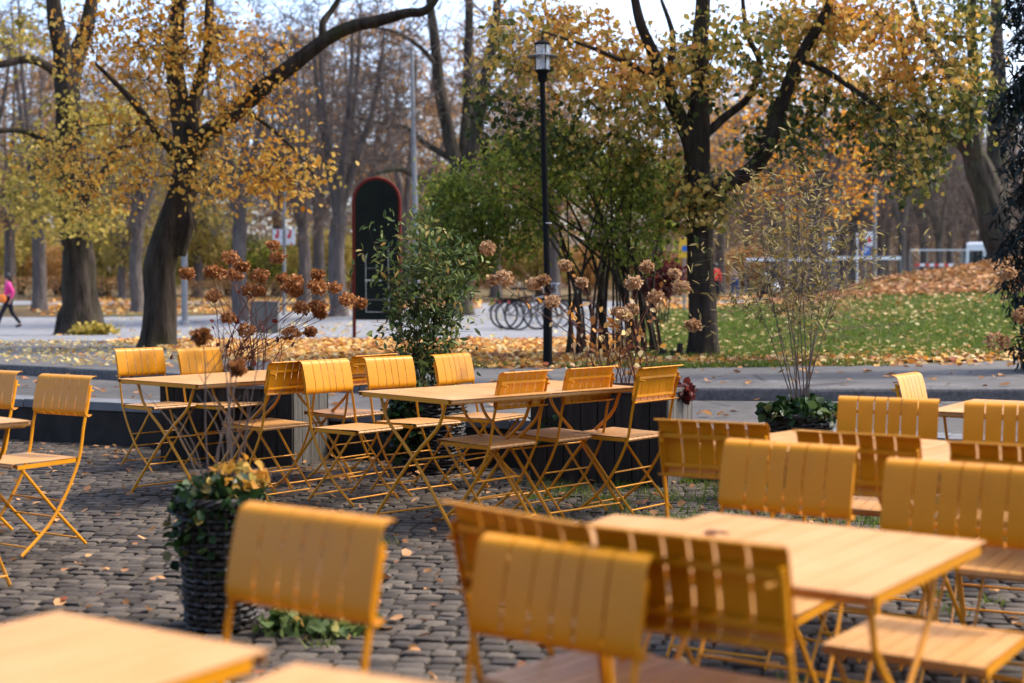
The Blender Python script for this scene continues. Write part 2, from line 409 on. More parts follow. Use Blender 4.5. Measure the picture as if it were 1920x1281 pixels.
# kerb stones
kb = MB()
def along(pl, s):
    L = 0
    for i in range(1, len(pl)):
        a = Vector((*pl[i-1], 0)); b = Vector((*pl[i], 0)); d = (b - a).length
        if L + d >= s: return a + (b - a) * ((s - L) / d)
        L += d
    return None
s = 0
while True:
    a = along(CURB, s); b = along(CURB, s + .995)
    if a is None or b is None: break
    d = (b - a); L = d.length; an = math.atan2(d.y, d.x)
    Mx = Matrix.Translation((a.x, a.y, 0)) @ Matrix.Rotation(an, 4, 'Z')
    z1 = PAVZ + .012 + random.uniform(-.004, .004)
    # profile with a worn rounded edge
    bs = len(kb.v); prof = [(-.0, ROADZ - .05), (-.0, z1 - .03), (.008, z1 - .01), (.03, z1), (.15, z1), (.15, ROADZ)]
    for X in (0, L - .006):
        for (py, pz) in prof: kb.v.append(Mx @ Vector((X, py + random.uniform(-.003, .003), pz)))
    m = len(prof)
    for k in range(m): kb.f.append((bs + k, bs + m + k, bs + m + (k + 1) % m, bs + (k + 1) % m))
    kb.f.append(tuple(bs + k for k in range(m))[::-1]); kb.f.append(tuple(bs + m + k for k in range(m)))
    s += 1.0
tag(kb.build('kerb', M['granite']), kind='structure')
# plaza, far paths
strip('plaza', [U(-900, 24.5), U(-300, 24.4), U(0, 24.0), U(190, 23.8), U(300, 24.0), U(450, 24.2), U(700, 24.1), U(1000, 23.2), U(1130, 23.6), U(1190, 26)],
      [U(-900, 50), U(-300, 52), U(0, 52), U(190, 51.5), U(300, 51.5), U(450, 52), U(700, 60), U(1000, 68), U(1130, 70), U(1215, 66)], (70, 60), .008, M['plaza'])
strip('path', [U(1180, 60), U(1290, 59.5), U(1400, 59), U(1500, 58)], [U(1180, 66), U(1290, 64.5), U(1400, 62), U(1500, 60)], (20, 6), .03, M['plaza'])
strip('far_path', [U(-600, 62), U(0, 64), U(300, 66), U(640, 66), U(700, 66)], [U(-600, 68), U(0, 70), U(300, 71), U(640, 70), U(700, 69)], (20, 6), .02, M['plaza'])
strip('lawn', [(1.9, 16.2), (3.0, 16.3), (4.5, 16.3), (6, 16.8), (9, 18), (14, 20), (22, 26)],
      [U(1195, 57), U(1290, 57), U(1400, 54), U(1500, 44), U(1700, 41), U(1920, 42), U(2700, 44)], (90, 80), .012, M['lawn'])
strip('verge', [U(-600, 52.4), U(60, 52.4), U(300, 52.2), U(640, 55)], [U(-600, 61), U(60, 62), U(300, 64), U(640, 64)], (30, 12), .01, M['ground'])
strip('far_lawn', [U(1500, 66), U(1640, 64), U(1800, 62), U(2200, 62)], [U(1500, 90), U(1640, 90), U(1800, 90), U(2200, 90)], (20, 12), .012, M['lawn'])

# retaining wall with coping (butts against the road edge)
wl = MB(); an = math.atan2(WB, 1)
Mw = Matrix.Translation((0, WA, 0)) @ Matrix.Rotation(an, 4, 'Z')
wroot = empty('retaining_wall', (0, WA, 0), an, 'long low dark concrete wall along the far edge of the cobbled terrace', 'wall')
MB().box(-24, 24, -.02, .28, -.1, ROADZ - .05).build('wall_body', M['concrete'], wroot)
cpg = MB(); x = -24
while x < 24:
    cpg.box(x, x + 1.494, -.035, .30, ROADZ - .048, ROADZ + .022 + random.uniform(-.003, .003)); x += 1.5
cpg.build('coping', M['coping'], wroot, bevel=.006)

# cobbled terrace
tag(link_mesh('terrace_base', [(-25, -6, -.013), (25, -6, -.013), (25, wallD(25) + 14, -.013), (25, wallD(25), -.013), (-25, wallD(-25), -.013)], [(0, 1, 3, 4)], M['soil']), kind='structure')
def setts():
    V = []; F = []; rn = []
    ang = R(-9); ca, sa = math.cos(ang), math.sin(ang)
    v = -3.0; row = 0
    while v < 14.5:
        h = random.uniform(.078, .094); u = -9 + random.uniform(0, .15)
        while u < 9:
            wd = random.uniform(.08, .125)
            uc, vc = u + wd / 2, v + h / 2 + .018 * math.sin(u * 1.1 + row * .7)
            X = uc * ca - vc * sa; Y = uc * sa + vc * ca
            if Y < wallD(X) - .1 and Y > .9 and abs(X) < .5 * Y + .9:
                b = len(V); t = random.uniform(-.0035, .0035); r = random.uniform(-.06, .06)
                tx = random.uniform(-.025, .025); ty = random.uniform(-.025, .025)
                for (k, z, s_) in ((1, -.03, 1.0), (.99, -.007, 1.0), (.80, 0.0, .9)):
                    for (a, c) in ((-1, -1), (1, -1), (1, 1), (-1, 1)):
                        jx = random.uniform(-.006, .006); jy = random.uniform(-.006, .006)
                        lu = a * (wd / 2 - .006) * k + jx; lv = c * (h / 2 - .006) * k + jy
                        lu2 = lu - lv * r; lv2 = lv + lu * r
                        uu = uc + lu2; vv = vc + lv2
                        V.append((uu * ca - vv * sa, uu * sa + vv * ca, z + t + lu * tx + lv * ty))
                for q in range(2):
                    for e in range(4):
                        a0 = b + q * 4 + e; a1 = b + q * 4 + (e + 1) % 4; F.append((a0, a1, a1 + 4, a0 + 4))
                F.append((b + 8, b + 9, b + 10, b + 11)); rn += [random.random()] * 12
            u += wd
        v += h; row += 1
    o = link_mesh('cobbles', V, F, M['sett'], smooth=True)
    o.data.set_sharp_from_angle(angle=R(60))
    a = o.data.attributes.new('rnd', 'FLOAT', 'POINT'); a.data.foreach_set('value', rn)
    return tag(o, kind='structure')
setts()

# ------------------------------------------------------------------ leaves as real little faces
def leaf_mesh(name, pts, size, mat, parent=None, aspect=.62, droop=0.0, flatness=None, var=.35, rnd=None, local=None, seed=None, kind=None, fold=.25):
    P = np.asarray(pts, float); n = len(P); g = rng
    sz = size * (1 + g.uniform(-var, var, n))
    if flatness is None:
        nrm = g.normal(size=(n, 3)); nrm[:, 2] = np.abs(nrm[:, 2]) * .9 + .1
    else:
        nrm = np.c_[g.normal(size=(n, 2)) * flatness, np.ones(n)]
    nrm /= np.linalg.norm(nrm, axis=1)[:, None]
    t = g.normal(size=(n, 3)); t[:, 2] -= droop
    t -= nrm * (t * nrm).sum(1)[:, None]; t /= np.linalg.norm(t, axis=1)[:, None] + 1e-9
    s = np.cross(nrm, t)
    L = sz[:, None]; wd = L * aspect * .5; up = nrm * wd * fold * g.uniform(-1, 1.6, n)[:, None]
    v = np.stack([P, P + t * L * .32 + s * wd + up, P + t * L * .68 + s * wd * .85 + up, P + t * L - nrm * L * .12,
                  P + t * L * .68 - s * wd * .85 + up, P + t * L * .32 - s * wd + up], 1).reshape(-1, 3)
    if local is not None: v = v - np.array(local)
    idx = (np.arange(n) * 6)[:, None]
    f = np.concatenate([idx + [0, 1, 2, 3], idx + [0, 3, 4, 5]], 1).reshape(-1)
    me = bpy.data.meshes.new(name); me.vertices.add(n * 6); me.vertices.foreach_set('co', v.ravel())
    me.loops.add(n * 8); me.loops.foreach_set('vertex_index', f.astype(np.int32))
    me.polygons.add(n * 2); me.polygons.foreach_set('loop_start', np.arange(n * 2, dtype=np.int32) * 4)
    me.update(calc_edges=True)
    r = g.random(n) if rnd is None else np.clip(rnd, 0, 1)
    a = me.attributes.new('rnd', 'FLOAT', 'POINT'); a.data.foreach_set('value', np.repeat(r, 6).astype(np.float32))
    me.materials.append(mat)
    o = bpy.data.objects.new(name, me); COL.objects.link(o)
    if parent: o.parent = parent
    if kind: o['kind'] = kind
    return o
def scatter(region, n, dens=None):
    """n points in polygon-like region given by function(u)->(x,y), thinned by smooth clumping"""
    out = []
    while len(out) < n:
        x, y = region()
        if dens is None or random.random() < dens(x, y): out.append((x, y))
    return np.array(out)
def clump(x, y, k=.9, lo=.15):
    v = .5 + .5 * math.sin(x * k * 1.7 + 1.3 * math.sin(y * k * .9)) * math.sin(y * k * 1.1 + 1.7 * math.sin(x * k * .6 + 2))
    return lo + (1 - lo) * v
def litter(name, xy, size, mat, z=None, off=.02, **kw):
    zz = (H(xy[:, 0], xy[:, 1]) if z is None else np.full(len(xy), z)) + off + rng.uniform(0, .018, len(xy))
    o = leaf_mesh(name, np.c_[xy, zz], size, mat, flatness=.38, aspect=.75, **kw)
    return tag(o, kind='stuff')
def lab(o, l, c, grp=None): return tag(o, l, c, grp)
def px_region(x0, x1, d0, d1):
    def f():
        px = random.uniform(x0, x1); D = math.sqrt(random.uniform(d0 * d0, d1 * d1)); return U(px, D)
    return f
def inpav(x, y):
    return y > np.interp(x, [p[0] for p in CURB], [p[1] for p in CURB]) + .2
# heavy litter strip between pavement and plaza
def r1():
    while True:
        x = random.uniform(-6.5, 2.2); lo = np.interp(x, [p[0] for p in PF], [p[1] for p in PF]); hi = 23.8
        y = random.uniform(lo - .25, hi)
        if x / y > -.30 and x / y < .075 : return x, y
lab(litter('fallen_leaves', scatter(r1, 12000, lambda x, y: clump(x, y, 1.3, .5)), .08, M['litter']), 'thick drift of yellow and tan leaves between pavement and plaza', 'leaf litter')
lab(litter('fallen_leaves', scatter(px_region(-60, 420, 15.2, 24), 1100, lambda x, y: .02 if not inpav(x, y) else clump(x, y, 1.1, .3)), .065, M['litter_pale']), 'pale leaves scattered over the left pavement by the kerb', 'leaf litter')
def r2():
    px = random.uniform(1000, 2000); D = random.uniform(15.2, 19.5); return U(px, D)
lab(litter('fallen_leaves', scatter(r2, 2600, lambda x, y: math.exp(-((y - 16.6 - max(0, x - 4) * .25) / .8) ** 2)), .08, M['litter']), 'leaves gathered along the near edge of the green lawn', 'leaf litter')
lab(litter('fallen_leaves', scatter(px_region(1180, 2000, 17, 36), 2000, lambda x, y: clump(x, y, .8, .1)), .078, M['litter_pale'], off=.05), 'pale leaves dotted over the green lawn slope', 'leaf litter')
lab(litter('fallen_leaves', scatter(px_region(1460, 2060, 22, 37), 2600, lambda x, y: min(1, max(0, (y - 22) / 14)) ** 1.6 * clump(x, y, .9, .2)), .09, M['litter_brown'], off=.05), 'brown leaves thinning out down the grass below the mound crest', 'leaf litter')
def r3():
    px = random.uniform(1440, 2050); t = (px - 1440) / 480
    D = random.uniform(33 - 5 * min(t, 1), 42.5); return U(px, D)
lab(litter('fallen_leaves', scatter(r3, 9000, lambda x, y: clump(x, y, .5, .6)), .15, M['litter_brown'], off=.04), 'dense brown leaves covering the crest of the mound', 'leaf litter')
lab(litter('fallen_leaves', scatter(px_region(60, 900, 53, 78), 4200, lambda x, y: clump(x, y, .4, .4)), .2, M['litter'], off=.04), 'orange leaves on the verge beyond the plaza', 'leaf litter')
lab(litter('fallen_leaves', scatter(px_region(1180, 1520, 46, 70), 1300, lambda x, y: 0 if 56.5 < y < 66.2 else clump(x, y, .4, .4)), .2, M['litter'], off=.06), 'orange leaves along the far path behind the dark trunk', 'leaf litter')
lab(litter('fallen_leaves', scatter(px_region(100, 1200, 24, 50), 900, lambda x, y: clump(x, y, .4, .1)), .1, M['litter_pale'], off=.02), 'few pale leaves strewn over the grey plaza', 'leaf litter')
def r4():
    px = random.uniform(-100, 2000); D = random.uniform(10, 16); x, y = U(px, D); return x, y
def onroad(x, y): return wallD(x) + .5 < y
xy = scatter(r4, 260, lambda x, y: 1.0 if onroad(x, y) else 0)
zz = np.where([inpav(a, b) for a, b in xy], PAVZ + .008, ROADZ)
lab(tag(leaf_mesh('fallen_leaves', np.c_[xy, zz + .012], .085, M['litter_brown'], flatness=.3, aspect=.7), kind='stuff'), 'sparse brown leaves lying on the road and right pavement', 'leaf litter')
def r5():
    px = random.uniform(-50, 1970); D = random.uniform(2.6, 11.5); return U(px, D)
def onterr(x, y):
    if y > wallD(x) - .12: return 0
    return .25 + .75 * math.exp(-((wallD(x) - y) / 1.2) ** 2)
xy = scatter(r5, 700, onterr)
lab(litter('fallen_leaves', xy, .05, M['litter_brown'], z=0.0, off=.012), 'small brown leaves lying among the cobbles', 'leaf litter')

# grass on the lawn and weeds between setts
def blades(name, xy, zfun, hgt, mat, wd=.006, lean=.4):
    n = len(xy); g = rng; h = hgt * g.uniform(.5, 1.3, n); a = g.uniform(0, 2 * np.pi, n)
    d = np.c_[np.cos(a), np.sin(a)]; ln = g.normal(size=(n, 2)) * lean
    z = zfun(xy[:, 0], xy[:, 1])
    b0 = np.c_[xy - d * wd, z]; b1 = np.c_[xy + d * wd, z]; t = np.c_[xy + ln * h[:, None], z + h]
    v = np.stack([b0, b1, t], 1).reshape(-1, 3); me = bpy.data.meshes.new(name)
    me.vertices.add(3 * n); me.vertices.foreach_set('co', v.ravel()); me.loops.add(3 * n)
    me.loops.foreach_set('vertex_index', np.arange(3 * n, dtype=np.int32)); me.polygons.add(n)
    me.polygons.foreach_set('loop_start', np.arange(n, dtype=np.int32) * 3); me.update(calc_edges=True)
    at_ = me.attributes.new('rnd', 'FLOAT', 'POINT'); at_.data.foreach_set('value', np.repeat(g.random(n), 3).astype(np.float32))
    me.materials.append(mat); o = bpy.data.objects.new(name, me); COL.objects.link(o); return tag(o, kind='stuff')
def rl():
    while True:
        px = random.uniform(1180, 2000); D = math.exp(random.uniform(math.log(16.4), math.log(38))); x, y = U(px, D)
        if y > np.interp(x, [1.9, 4.5, 6, 9, 14], [16.3, 16.4, 17, 18.2, 20]): return x, y
lab(blades('grass', scatter(rl, 60000), lambda x, y: H(x, y) + .01, .07, M['grass'], .011), 'green grass of the sloping lawn on the right', 'grass')
def rw():
    px = random.uniform(1000, 1980); D = random.uniform(6.0, 10.4); return U(px, D)
cents = [(random.uniform(.2, 3.6), 0) for _ in range(150)]
xy = []
for c in range(170):
    x = random.uniform(.1, 4.2); y = wallD(x) - random.uniform(.1, 2.2) ** 1.25
    m = random.randint(20, 70); r_ = random.uniform(.03, .13)
    xy += [(x + random.gauss(0, r_), y + random.gauss(0, r_)) for _ in range(m)]
for c in range(60):
    x = random.uniform(-1.6, 3.0); y = random.uniform(2.6, 7.5)
    m = random.randint(8, 26); xy += [(x + random.gauss(0, .035), y + random.gauss(0, .02)) for _ in range(m)]
xy = np.array([p for p in xy if p[1] < wallD(p[0]) - .06])
lab(blades('weeds', xy, lambda x, y: x * 0 - .01, .055, M['grass'], .005, .6), 'tufts of green weeds growing between the cobbles', 'weeds')
# ivy and weeds edging the leaf strip
def re():
    x = random.uniform(-2.2, 4.2); y = np.interp(x, [p[0] for p in PF], [p[1] for p in PF]) + random.uniform(-.1, .5); return x, y
lab(blades('weeds', scatter(re, 2600, lambda x, y: clump(x, y, 2.5, 0) ** 2), lambda x, y: H(x, y), .07, M['grass'], .012, .6), 'low green weeds edging the pavement under the lamp and shrub', 'weeds')
# ------------------------------------------------------------------ folding chair
def curve_pts(pts, n=4):
    P = [Vector(p) for p in pts]; out = []
    for i in range(len(P) - 1):
        p0 = P[max(i - 1, 0)]; p1 = P[i]; p2 = P[i + 1]; p3 = P[min(i + 2, len(P) - 1)]
        for k in range(n):
            t = k / n
            out.append(.5 * ((2 * p1) + (p2 - p0) * t + (2 * p0 - 5 * p1 + 4 * p2 - p3) * t * t + (3 * p1 - p0 - 3 * p2 + p3) * t ** 3))
    out.append(P[-1]); return out
def slat_sheet(mb, prof, xs, th=.0022):
    """prof: list (y,z) of the visible surface; xs: list of (x0,x1) slats"""
    P = [Vector((0, y, z)) for y, z in prof]
    m = len(P); N = []
    for i in range(m):
        t = (P[min(i + 1, m - 1)] - P[max(i - 1, 0)]).normalized(); N.append(Vector((0, -t.z, t.y)))
    for (x0, x1) in xs:
        b = len(mb.v)
        for i in range(m):
            for x in (x0, x1):
                mb.v.append(Vector((x, P[i].y, P[i].z))); mb.v.append(Vector((x, P[i].y, P[i].z)) + N[i] * -th)
        for i in range(m - 1):
            q = b + i * 4; r = q + 4
            mb.f += [(q, q + 2, r + 2, r), (q + 1, r + 1, r + 3, q + 3), (q, r, r + 1, q + 1), (q + 2, q + 3, r + 3, r + 2)]
        q = b; mb.f.append((q, q + 1, q + 3, q + 2)); q = b + (m - 1) * 4; mb.f.append((q, q + 2, q + 3, q + 1))
def slats(w, fr, gap):
    xs = []; x = -w / 2; tot = sum(fr)
    for f_ in fr:
        a = f_ / tot * w; xs.append((x + gap / 2, x + a - gap / 2)); x += a
    return xs
def make_chair():
    root = empty('folding_chair')
    mp = M['paint']
    b = MB()
    prof = [(p.y, p.z) for p in curve_pts([(0, .262, .652), (0, .244, .643), (0, .226, .648), (0, .217, .666), (0, .221, .700), (0, .231, .750), (0, .244, .800), (0, .254, .828), (0, .268, .840), (0, .290, .844), (0, .294, .839)], 3)]
    slat_sheet(b, prof, slats(.400, (1.3, 1.05, .85, .85, 1.05, 1.3), .0042))
    bk = b.build('backrest', mp, root, smooth=True)
    r = MB()
    r.box(-.190, .190, .250, .259, .778, .792); r.box(-.190, .190, .228, .238, .676, .690)
    r.build('back_rail', mp, root)
    for sx in (-1, 1):
        x = sx * .190
        st = MB()
        pts = curve_pts([(x, .262, .800), (x, .238, .690), (x, .214, .600), (x, .200, .520), (x, .188, .462), (x, .166, .400), (x, .10, .278), (x, -.01, .135), (x, -.17, .012)], 3)
        st.tube(pts, .0095, 8, sx=.55)
        st.build('front_leg', mp, root, smooth=True)
        # peg that the rail hooks over
        pg = MB(); pg.tube([(x - sx * .004, .255, .772), (x - sx * .02, .290, .768)], .006, 8); pg.build('peg', mp, root, smooth=True)
        rl = MB(); x2 = sx * .178
        rl.tube(curve_pts([(x2, -.165, .436), (x2, -.13, .40), (x2, .03, .215), (x2, .225, .010)], 3), .0085, 8, sx=.6)
        rl.build('rear_leg', mp, root, smooth=True)
    se = MB()
    prof = [(p.y, p.z) for p in curve_pts([(0, -.205, .432), (0, -.212, .441), (0, -.205, .452), (0, -.19, .457), (0, 0, .452), (0, .165, .450), (0, .180, .446), (0, .187, .436), (0, .18, .426)], 2)]
    slat_sheet(se, prof[::-1] if False else prof, slats(.375, (1, 1, 1, 1, 1, 1, 1, 1), .003))
    # outward side must be up: flip thickness by building with reversed profile
    se.build('seat', M['amber_sheen'], root, smooth=True)
    sr = MB()
    sr.box(-.187, -.180, -.18, .165, .425, .445); sr.box(.180, .187, -.18, .165, .425, .445); sr.box(-.18, .18, -.17, -.155, .430, .442); sr.box(-.18, .18, .15, .165, .428, .442)
    sr.build('seat_frame', mp, root)
    for (x, y, z) in ((.19, -.125, .045), (.19, .075, .245), (.178, .195, .042), (.178, .085, .158)):
        st = MB(); st.tube([(-x, y, z), (x, y, z)], .005, 8); st.build('stretcher', mp, root, smooth=True)
    return root
CH = make_chair(); used = [False]
def place_chair(p, yaw, label, group='amber slatted folding chairs on the terrace'):
    o = CH if not used[0] else copy_tree(CH); used[0] = True
    o.location = p; o.rotation_euler = (random.uniform(-.006, .006), random.uniform(-.006, .006), yaw + random.uniform(-.03, .03)); tag(o, label, 'chair', group); return o
def chair_px(tl, tr, face, label, phi=None, ztop=.84):
    a = WZ(*tl, ztop); b = WZ(*tr, ztop)
    if phi is None: e = (b - a); ph = math.atan2(e.y, e.x); mid = (a + b) / 2
    else:
        ph = R(phi); mid = WZ((tl[0] + tr[0]) / 2, (tl[1] + tr[1]) / 2, ztop)
    th = ph + (math.pi if face == 'A' else 0)
    off = Vector((-math.sin(th), math.cos(th), 0)) * .262
    p = mid - off; p.z = 0.002
    return place_chair(p, th, label)
chair_px((445, 948), (728, 983), 'F', 'blurred near chair with plain slatted back just right of the ivy basket')
ch = chair_px((893, 1008), (1227, 1047), 'F', 'nearest chair front and centre, in front of two chairs seen from behind', ztop=.80); ch.scale = (.95, .95, .955)
chair_px((833, 940), (1112, 985), 'A', 'near chair seen from behind, half hidden by the nearest centre chair')
chair_px((1116, 985), (1462, 1022), 'A', 'near chair seen from behind at the front edge of the large right table')
chair_px((1353, 828), (1602, 843), 'F', 'chair behind the large right table with its slatted back facing us')
chair_px((1668, 865), (1945, 884), 'F', 'near right chair facing us beyond the right corner of the large table')
chair_px((1238, 787), (1443, 797), 'A', 'dark orange chair seen from behind, left end of the right middle row')
chair_px((1505, 808), (1722, 820), 'A', 'chair seen from behind, middle one of the right middle row')
chair_px((1790, 828), (2030, 842), 'A', 'chair seen from behind cut by the right frame edge')
chair_px((1568, 746), (1753, 751), 'F', 'chair with light showing through its slots, behind the right middle row')
chair_px((1812, 756), (2002, 762), 'F', 'bright chair facing us at the right frame edge')
chair_px((1664, 708), (1738, 699), 'F', 'farthest right chair with a white glint along its top', 57)
chair_px((68, 703), (182, 709), 'F', 'left chair in full view with one leg reaching the cobbles')
chair_px((-62, 694), (46, 700), 'F', 'chair cut by the left frame edge')
chair_px((216, 655), (308, 653), 'F', 'leftmost chair behind the long left table near the low wall', 46)
chair_px((332, 655), (413, 652), 'F', 'second chair behind the long left table, in front of the wooden planter', 55)
chair_px((512, 680), (596, 676), 'A', 'chair seen from behind on the near side of the left table', 50)
chair_px((658, 668), (742, 664), 'A', 'chair seen from behind at the right end of the left table', 50)
chair_px((563, 678), (658, 675), 'F', 'left chair of the three facing us at the middle table', 50)
chair_px((680, 672), (775, 669), 'F', 'middle chair of the three facing us at the middle table', 46)
chair_px((810, 667), (884, 664), 'F', 'right chair of the three facing us, beside the vine basket', 55)
chair_px((937, 700), (1030, 693), 'A', 'sharp chair seen from behind, left of three at the middle table', 50)
chair_px((1060, 692), (1157, 687), 'A', 'sharp chair seen from behind, centre of three at the middle table', 45)
chair_px((1198, 692), (1279, 685), 'A', 'sharp chair seen from behind beside the dark wooden planter', 50)

# ------------------------------------------------------------------ tables   (local x = along the row, y = across)
def make_table(Lx, Ly):
    root = empty('bistro_table'); mp = M['paint']
    ns = 9; t = MB(); h = .72
    prof = [(p.y, p.z) for p in curve_pts([(0, -Ly / 2 + .004, h - .022), (0, -Ly / 2, h - .012), (0, -Ly / 2 + .006, h - .002), (0, -Ly / 2 + .02, h), (0, 0, h), (0, Ly / 2 - .02, h), (0, Ly / 2 - .006, h - .002), (0, Ly / 2, h - .012), (0, Ly / 2 - .004, h - .022)], 2)]
    slat_sheet(t, prof, slats(Lx, (1,) * ns, .0028))
    t.build('tabletop', M['amber_sheen'], root, smooth=True)
    fr = MB()
    fr.box(-Lx / 2 + .012, Lx / 2 - .012, -Ly / 2 + .03, -Ly / 2 + .042, h - .03, h - .004)
    fr.box(-Lx / 2 + .012, Lx / 2 - .012, Ly / 2 - .042, Ly / 2 - .03, h - .03, h - .004)
    fr.box(-Lx / 2 + .003, -Lx / 2 + .013, -Ly / 2 + .03, Ly / 2 - .03, h - .026, h - .004)
    fr.box(Lx / 2 - .013, Lx / 2 - .003, -Ly / 2 + .03, Ly / 2 - .03, h - .026, h - .004)
    fr.build('frame', mp, root)
    for sx in (-1, 1):
        for sy in (-1, 1):
            x = sx * (Lx / 2 - (.05 if sy > 0 else .075)); y0 = -sy * (Ly / 2 - .10); y1 = sy * (Ly / 2 - .06)
            l = MB(); l.tube(curve_pts([(x, y0, h - .01), (x, y0 + sy * .03, h - .08), (x, y0 * .72, h - .17), (x, 0, h * .52), (x, y1, .012)], 3), .0115, 8, sx=.55)
            l.build('leg', mp, root, smooth=True)
    for sy, z in ((-1, .05), (1, .05), (0, h * .52)):
        x = Lx / 2 - (.05 if sy > 0 else .075); st = MB()
        st.tube([(-x, sy * (Ly / 2 - .085), z), (x, sy * (Ly / 2 - .085), z)], .0055, 8); st.build('stretcher', mp, root, smooth=True)
    return root
TA = make_table(.70, .80); TB = make_table(.70, .69); fa = [0]; fb = [0]
def table_at(cx, cy, ang, label, proto='A'):
    pr, fl = (TA, fa) if proto == 'A' else (TB, fb)
    o = pr if not fl[0] else copy_tree(pr); fl[0] = 1
    o.location = (cx, cy, .002); o.rotation_euler = (0, 0, ang); return tag(o, label, 'table', 'amber slatted folding tables on the terrace')
def corner_table(c, ang, i, dy, label, proto='A', L=.705, depth=.8):
    """c: front-left corner (world), row runs at ang; the table spreads to the left of the row direction"""
    r = Vector((math.cos(ang), math.sin(ang), 0)); p = Vector((-r.y, r.x, 0))
    q = Vector((c[0], c[1], 0)) + r * (L * (i + .5)) + p * (depth / 2 + dy); return table_at(q.x, q.y, ang, label, proto)
fc = WZ(371, 722, .72); corner_table(fc, R(50), 0, 0, 'left half of the long far left table, its corner pointing at the wall')
corner_table(fc, R(50), 1, .02, 'right half of the long far left table, partly behind chair backs')
fc = WZ(846, 751, .72); corner_table(fc, R(42), 0, 0, 'left half of the sharp middle table between two rows of chairs')
corner_table(fc, R(42), 1, .015, 'right half of the sharp middle table, reaching the dark planter')
fc = WZ(1640, 1120, .72)
ra = math.atan2(-.41, .576)
r = Vector((math.cos(ra), math.sin(ra), 0)); pp = Vector((-r.y, r.x, 0))
c0 = Vector((fc.x, fc.y, 0)) - r * .355 + pp * .345; table_at(c0.x, c0.y, ra, 'large pale blurred table in the right foreground', 'B')
tc = table_at(0, 0, ra + R(8), 'blurred table behind the two near chairs, left of the large right table', 'B'); tc.scale = (.30, .92, 1)
fl_ = WZ(1144, 961, .72); rr2 = Vector((math.cos(ra + R(8)), math.sin(ra + R(8)), 0)); p2 = Vector((-rr2.y, rr2.x, 0)); c1 = Vector((fl_.x, fl_.y, 0)) + rr2 * .115 - p2 * .32; tc.location = (c1.x, c1.y, -.004)
c = WZ(110, 1148, .72); e1 = (WZ(500, 1220, .72) - c); a1 = math.atan2(e1.y, e1.x)
r = Vector((math.cos(a1), math.sin(a1), 0)); pp = Vector((r.y, -r.x, 0))
q = c + r * .25 + pp * .41; t4 = table_at(q.x, q.y, a1, 'very blurred tabletop in the bottom left corner'); t4.scale = (.72, 1, 1)
c = WZ(545, 1243, .72); e1 = (WZ(800, 1281, .72) - c); a1 = math.atan2(e1.y, e1.x)
r = Vector((math.cos(a1), math.sin(a1), 0)); pp = Vector((r.y, -r.x, 0))
q = c + r * .36 + pp * .41; table_at(q.x, q.y, a1, 'blurred tabletop sliver at the bottom edge below the near left chair')
ra = R(-43); r = Vector((math.cos(ra), math.sin(ra), 0))
c = Vector((1.16, 5.22, 0)) + r * .02
table_at(c.x, c.y, ra, 'table hidden behind the chair backs, left one of the right middle row', 'B')
c = c + r * .705; table_at(c.x, c.y, ra, 'white glinting table between the right middle row and the chairs facing us', 'B')
c = c + r * .705; table_at(c.x, c.y, ra, 'table behind chair backs at the right frame edge', 'B')
c = WZ(1757, 769, .72); table_at(c.x + .45, c.y + .1, R(-33), 'far right table in front of the kerb')
c = WZ(60, 789, .72); table_at(c.x - .53, c.y - .0, R(47), 'table corner entering at the left frame edge')
# brown leaf lying on the big table
lf = leaf_mesh('fallen_leaf', [tuple(WZ(1330, 992, .727))], .11, M['flower_rust'], flatness=.15, aspect=.7, rnd=np.array([.1])); lf['label'] = 'single brown leaf lying on the large right table'; lf['category'] = 'leaf'

# ------------------------------------------------------------------ planters and baskets
def plank_planter(name, p, ang, Lx, Ly, h, label, group=None):
    root = empty(name, p, ang, label, 'planter', group); n = int(Lx / .115)
    w_ = Lx / n
    for y in (0, Ly - .022):
        f = MB()
        for i in range(n): f.box(i * w_ + .003, (i + 1) * w_ - .003, y, y + .022, 0, h)
        f.build('long_side', M['wood_dark'], root, bevel=.002)
    n2 = int(Ly / .115); w2 = (Ly - .05) / n2
    for x in (0, Lx - .022):
        g = MB()
        for i in range(n2): g.box(x, x + .022, .025 + i * w2 + .003, .025 + (i + 1) * w2 - .003, 0, h)
        g.build('end_side', M['wood_grey'], root, bevel=.002)  # end boards greyer than the dark long sides
    c = MB(); c.box(-.015, Lx + .015, -.018, .05, h + .001, h + .028); c.box(-.015, Lx + .015, Ly - .05, Ly + .018, h + .001, h + .028)
    c.box(-.015, .05, .052, Ly - .052, h + .001, h + .027); c.box(Lx - .05, Lx + .015, .052, Ly - .052, h + .001, h + .027)
    c.build('rim', M['wood_grey'], root, bevel=.003)
    s_ = MB(); s_.box(.024, Lx - .024, .024, Ly - .024, .02, h - .05); s_.build('potting_soil', M['soil'], root)
    return root
P1 = WZ(342, 905, 0); P1 = Vector((-2.62, 10.55, -.01)); A1 = R(-21)
plank_planter('planter', P1, A1, 1.12, .55, .56, 'dark wooden planter box with rust brown hydrangeas behind the left table')
P2 = Vector((.12, 9.46, -.01)); A2 = R(-23)
plank_planter('planter', P2, A2, .95, .60, .61, 'dark wooden planter box with pale dry hydrangeas behind the middle table')
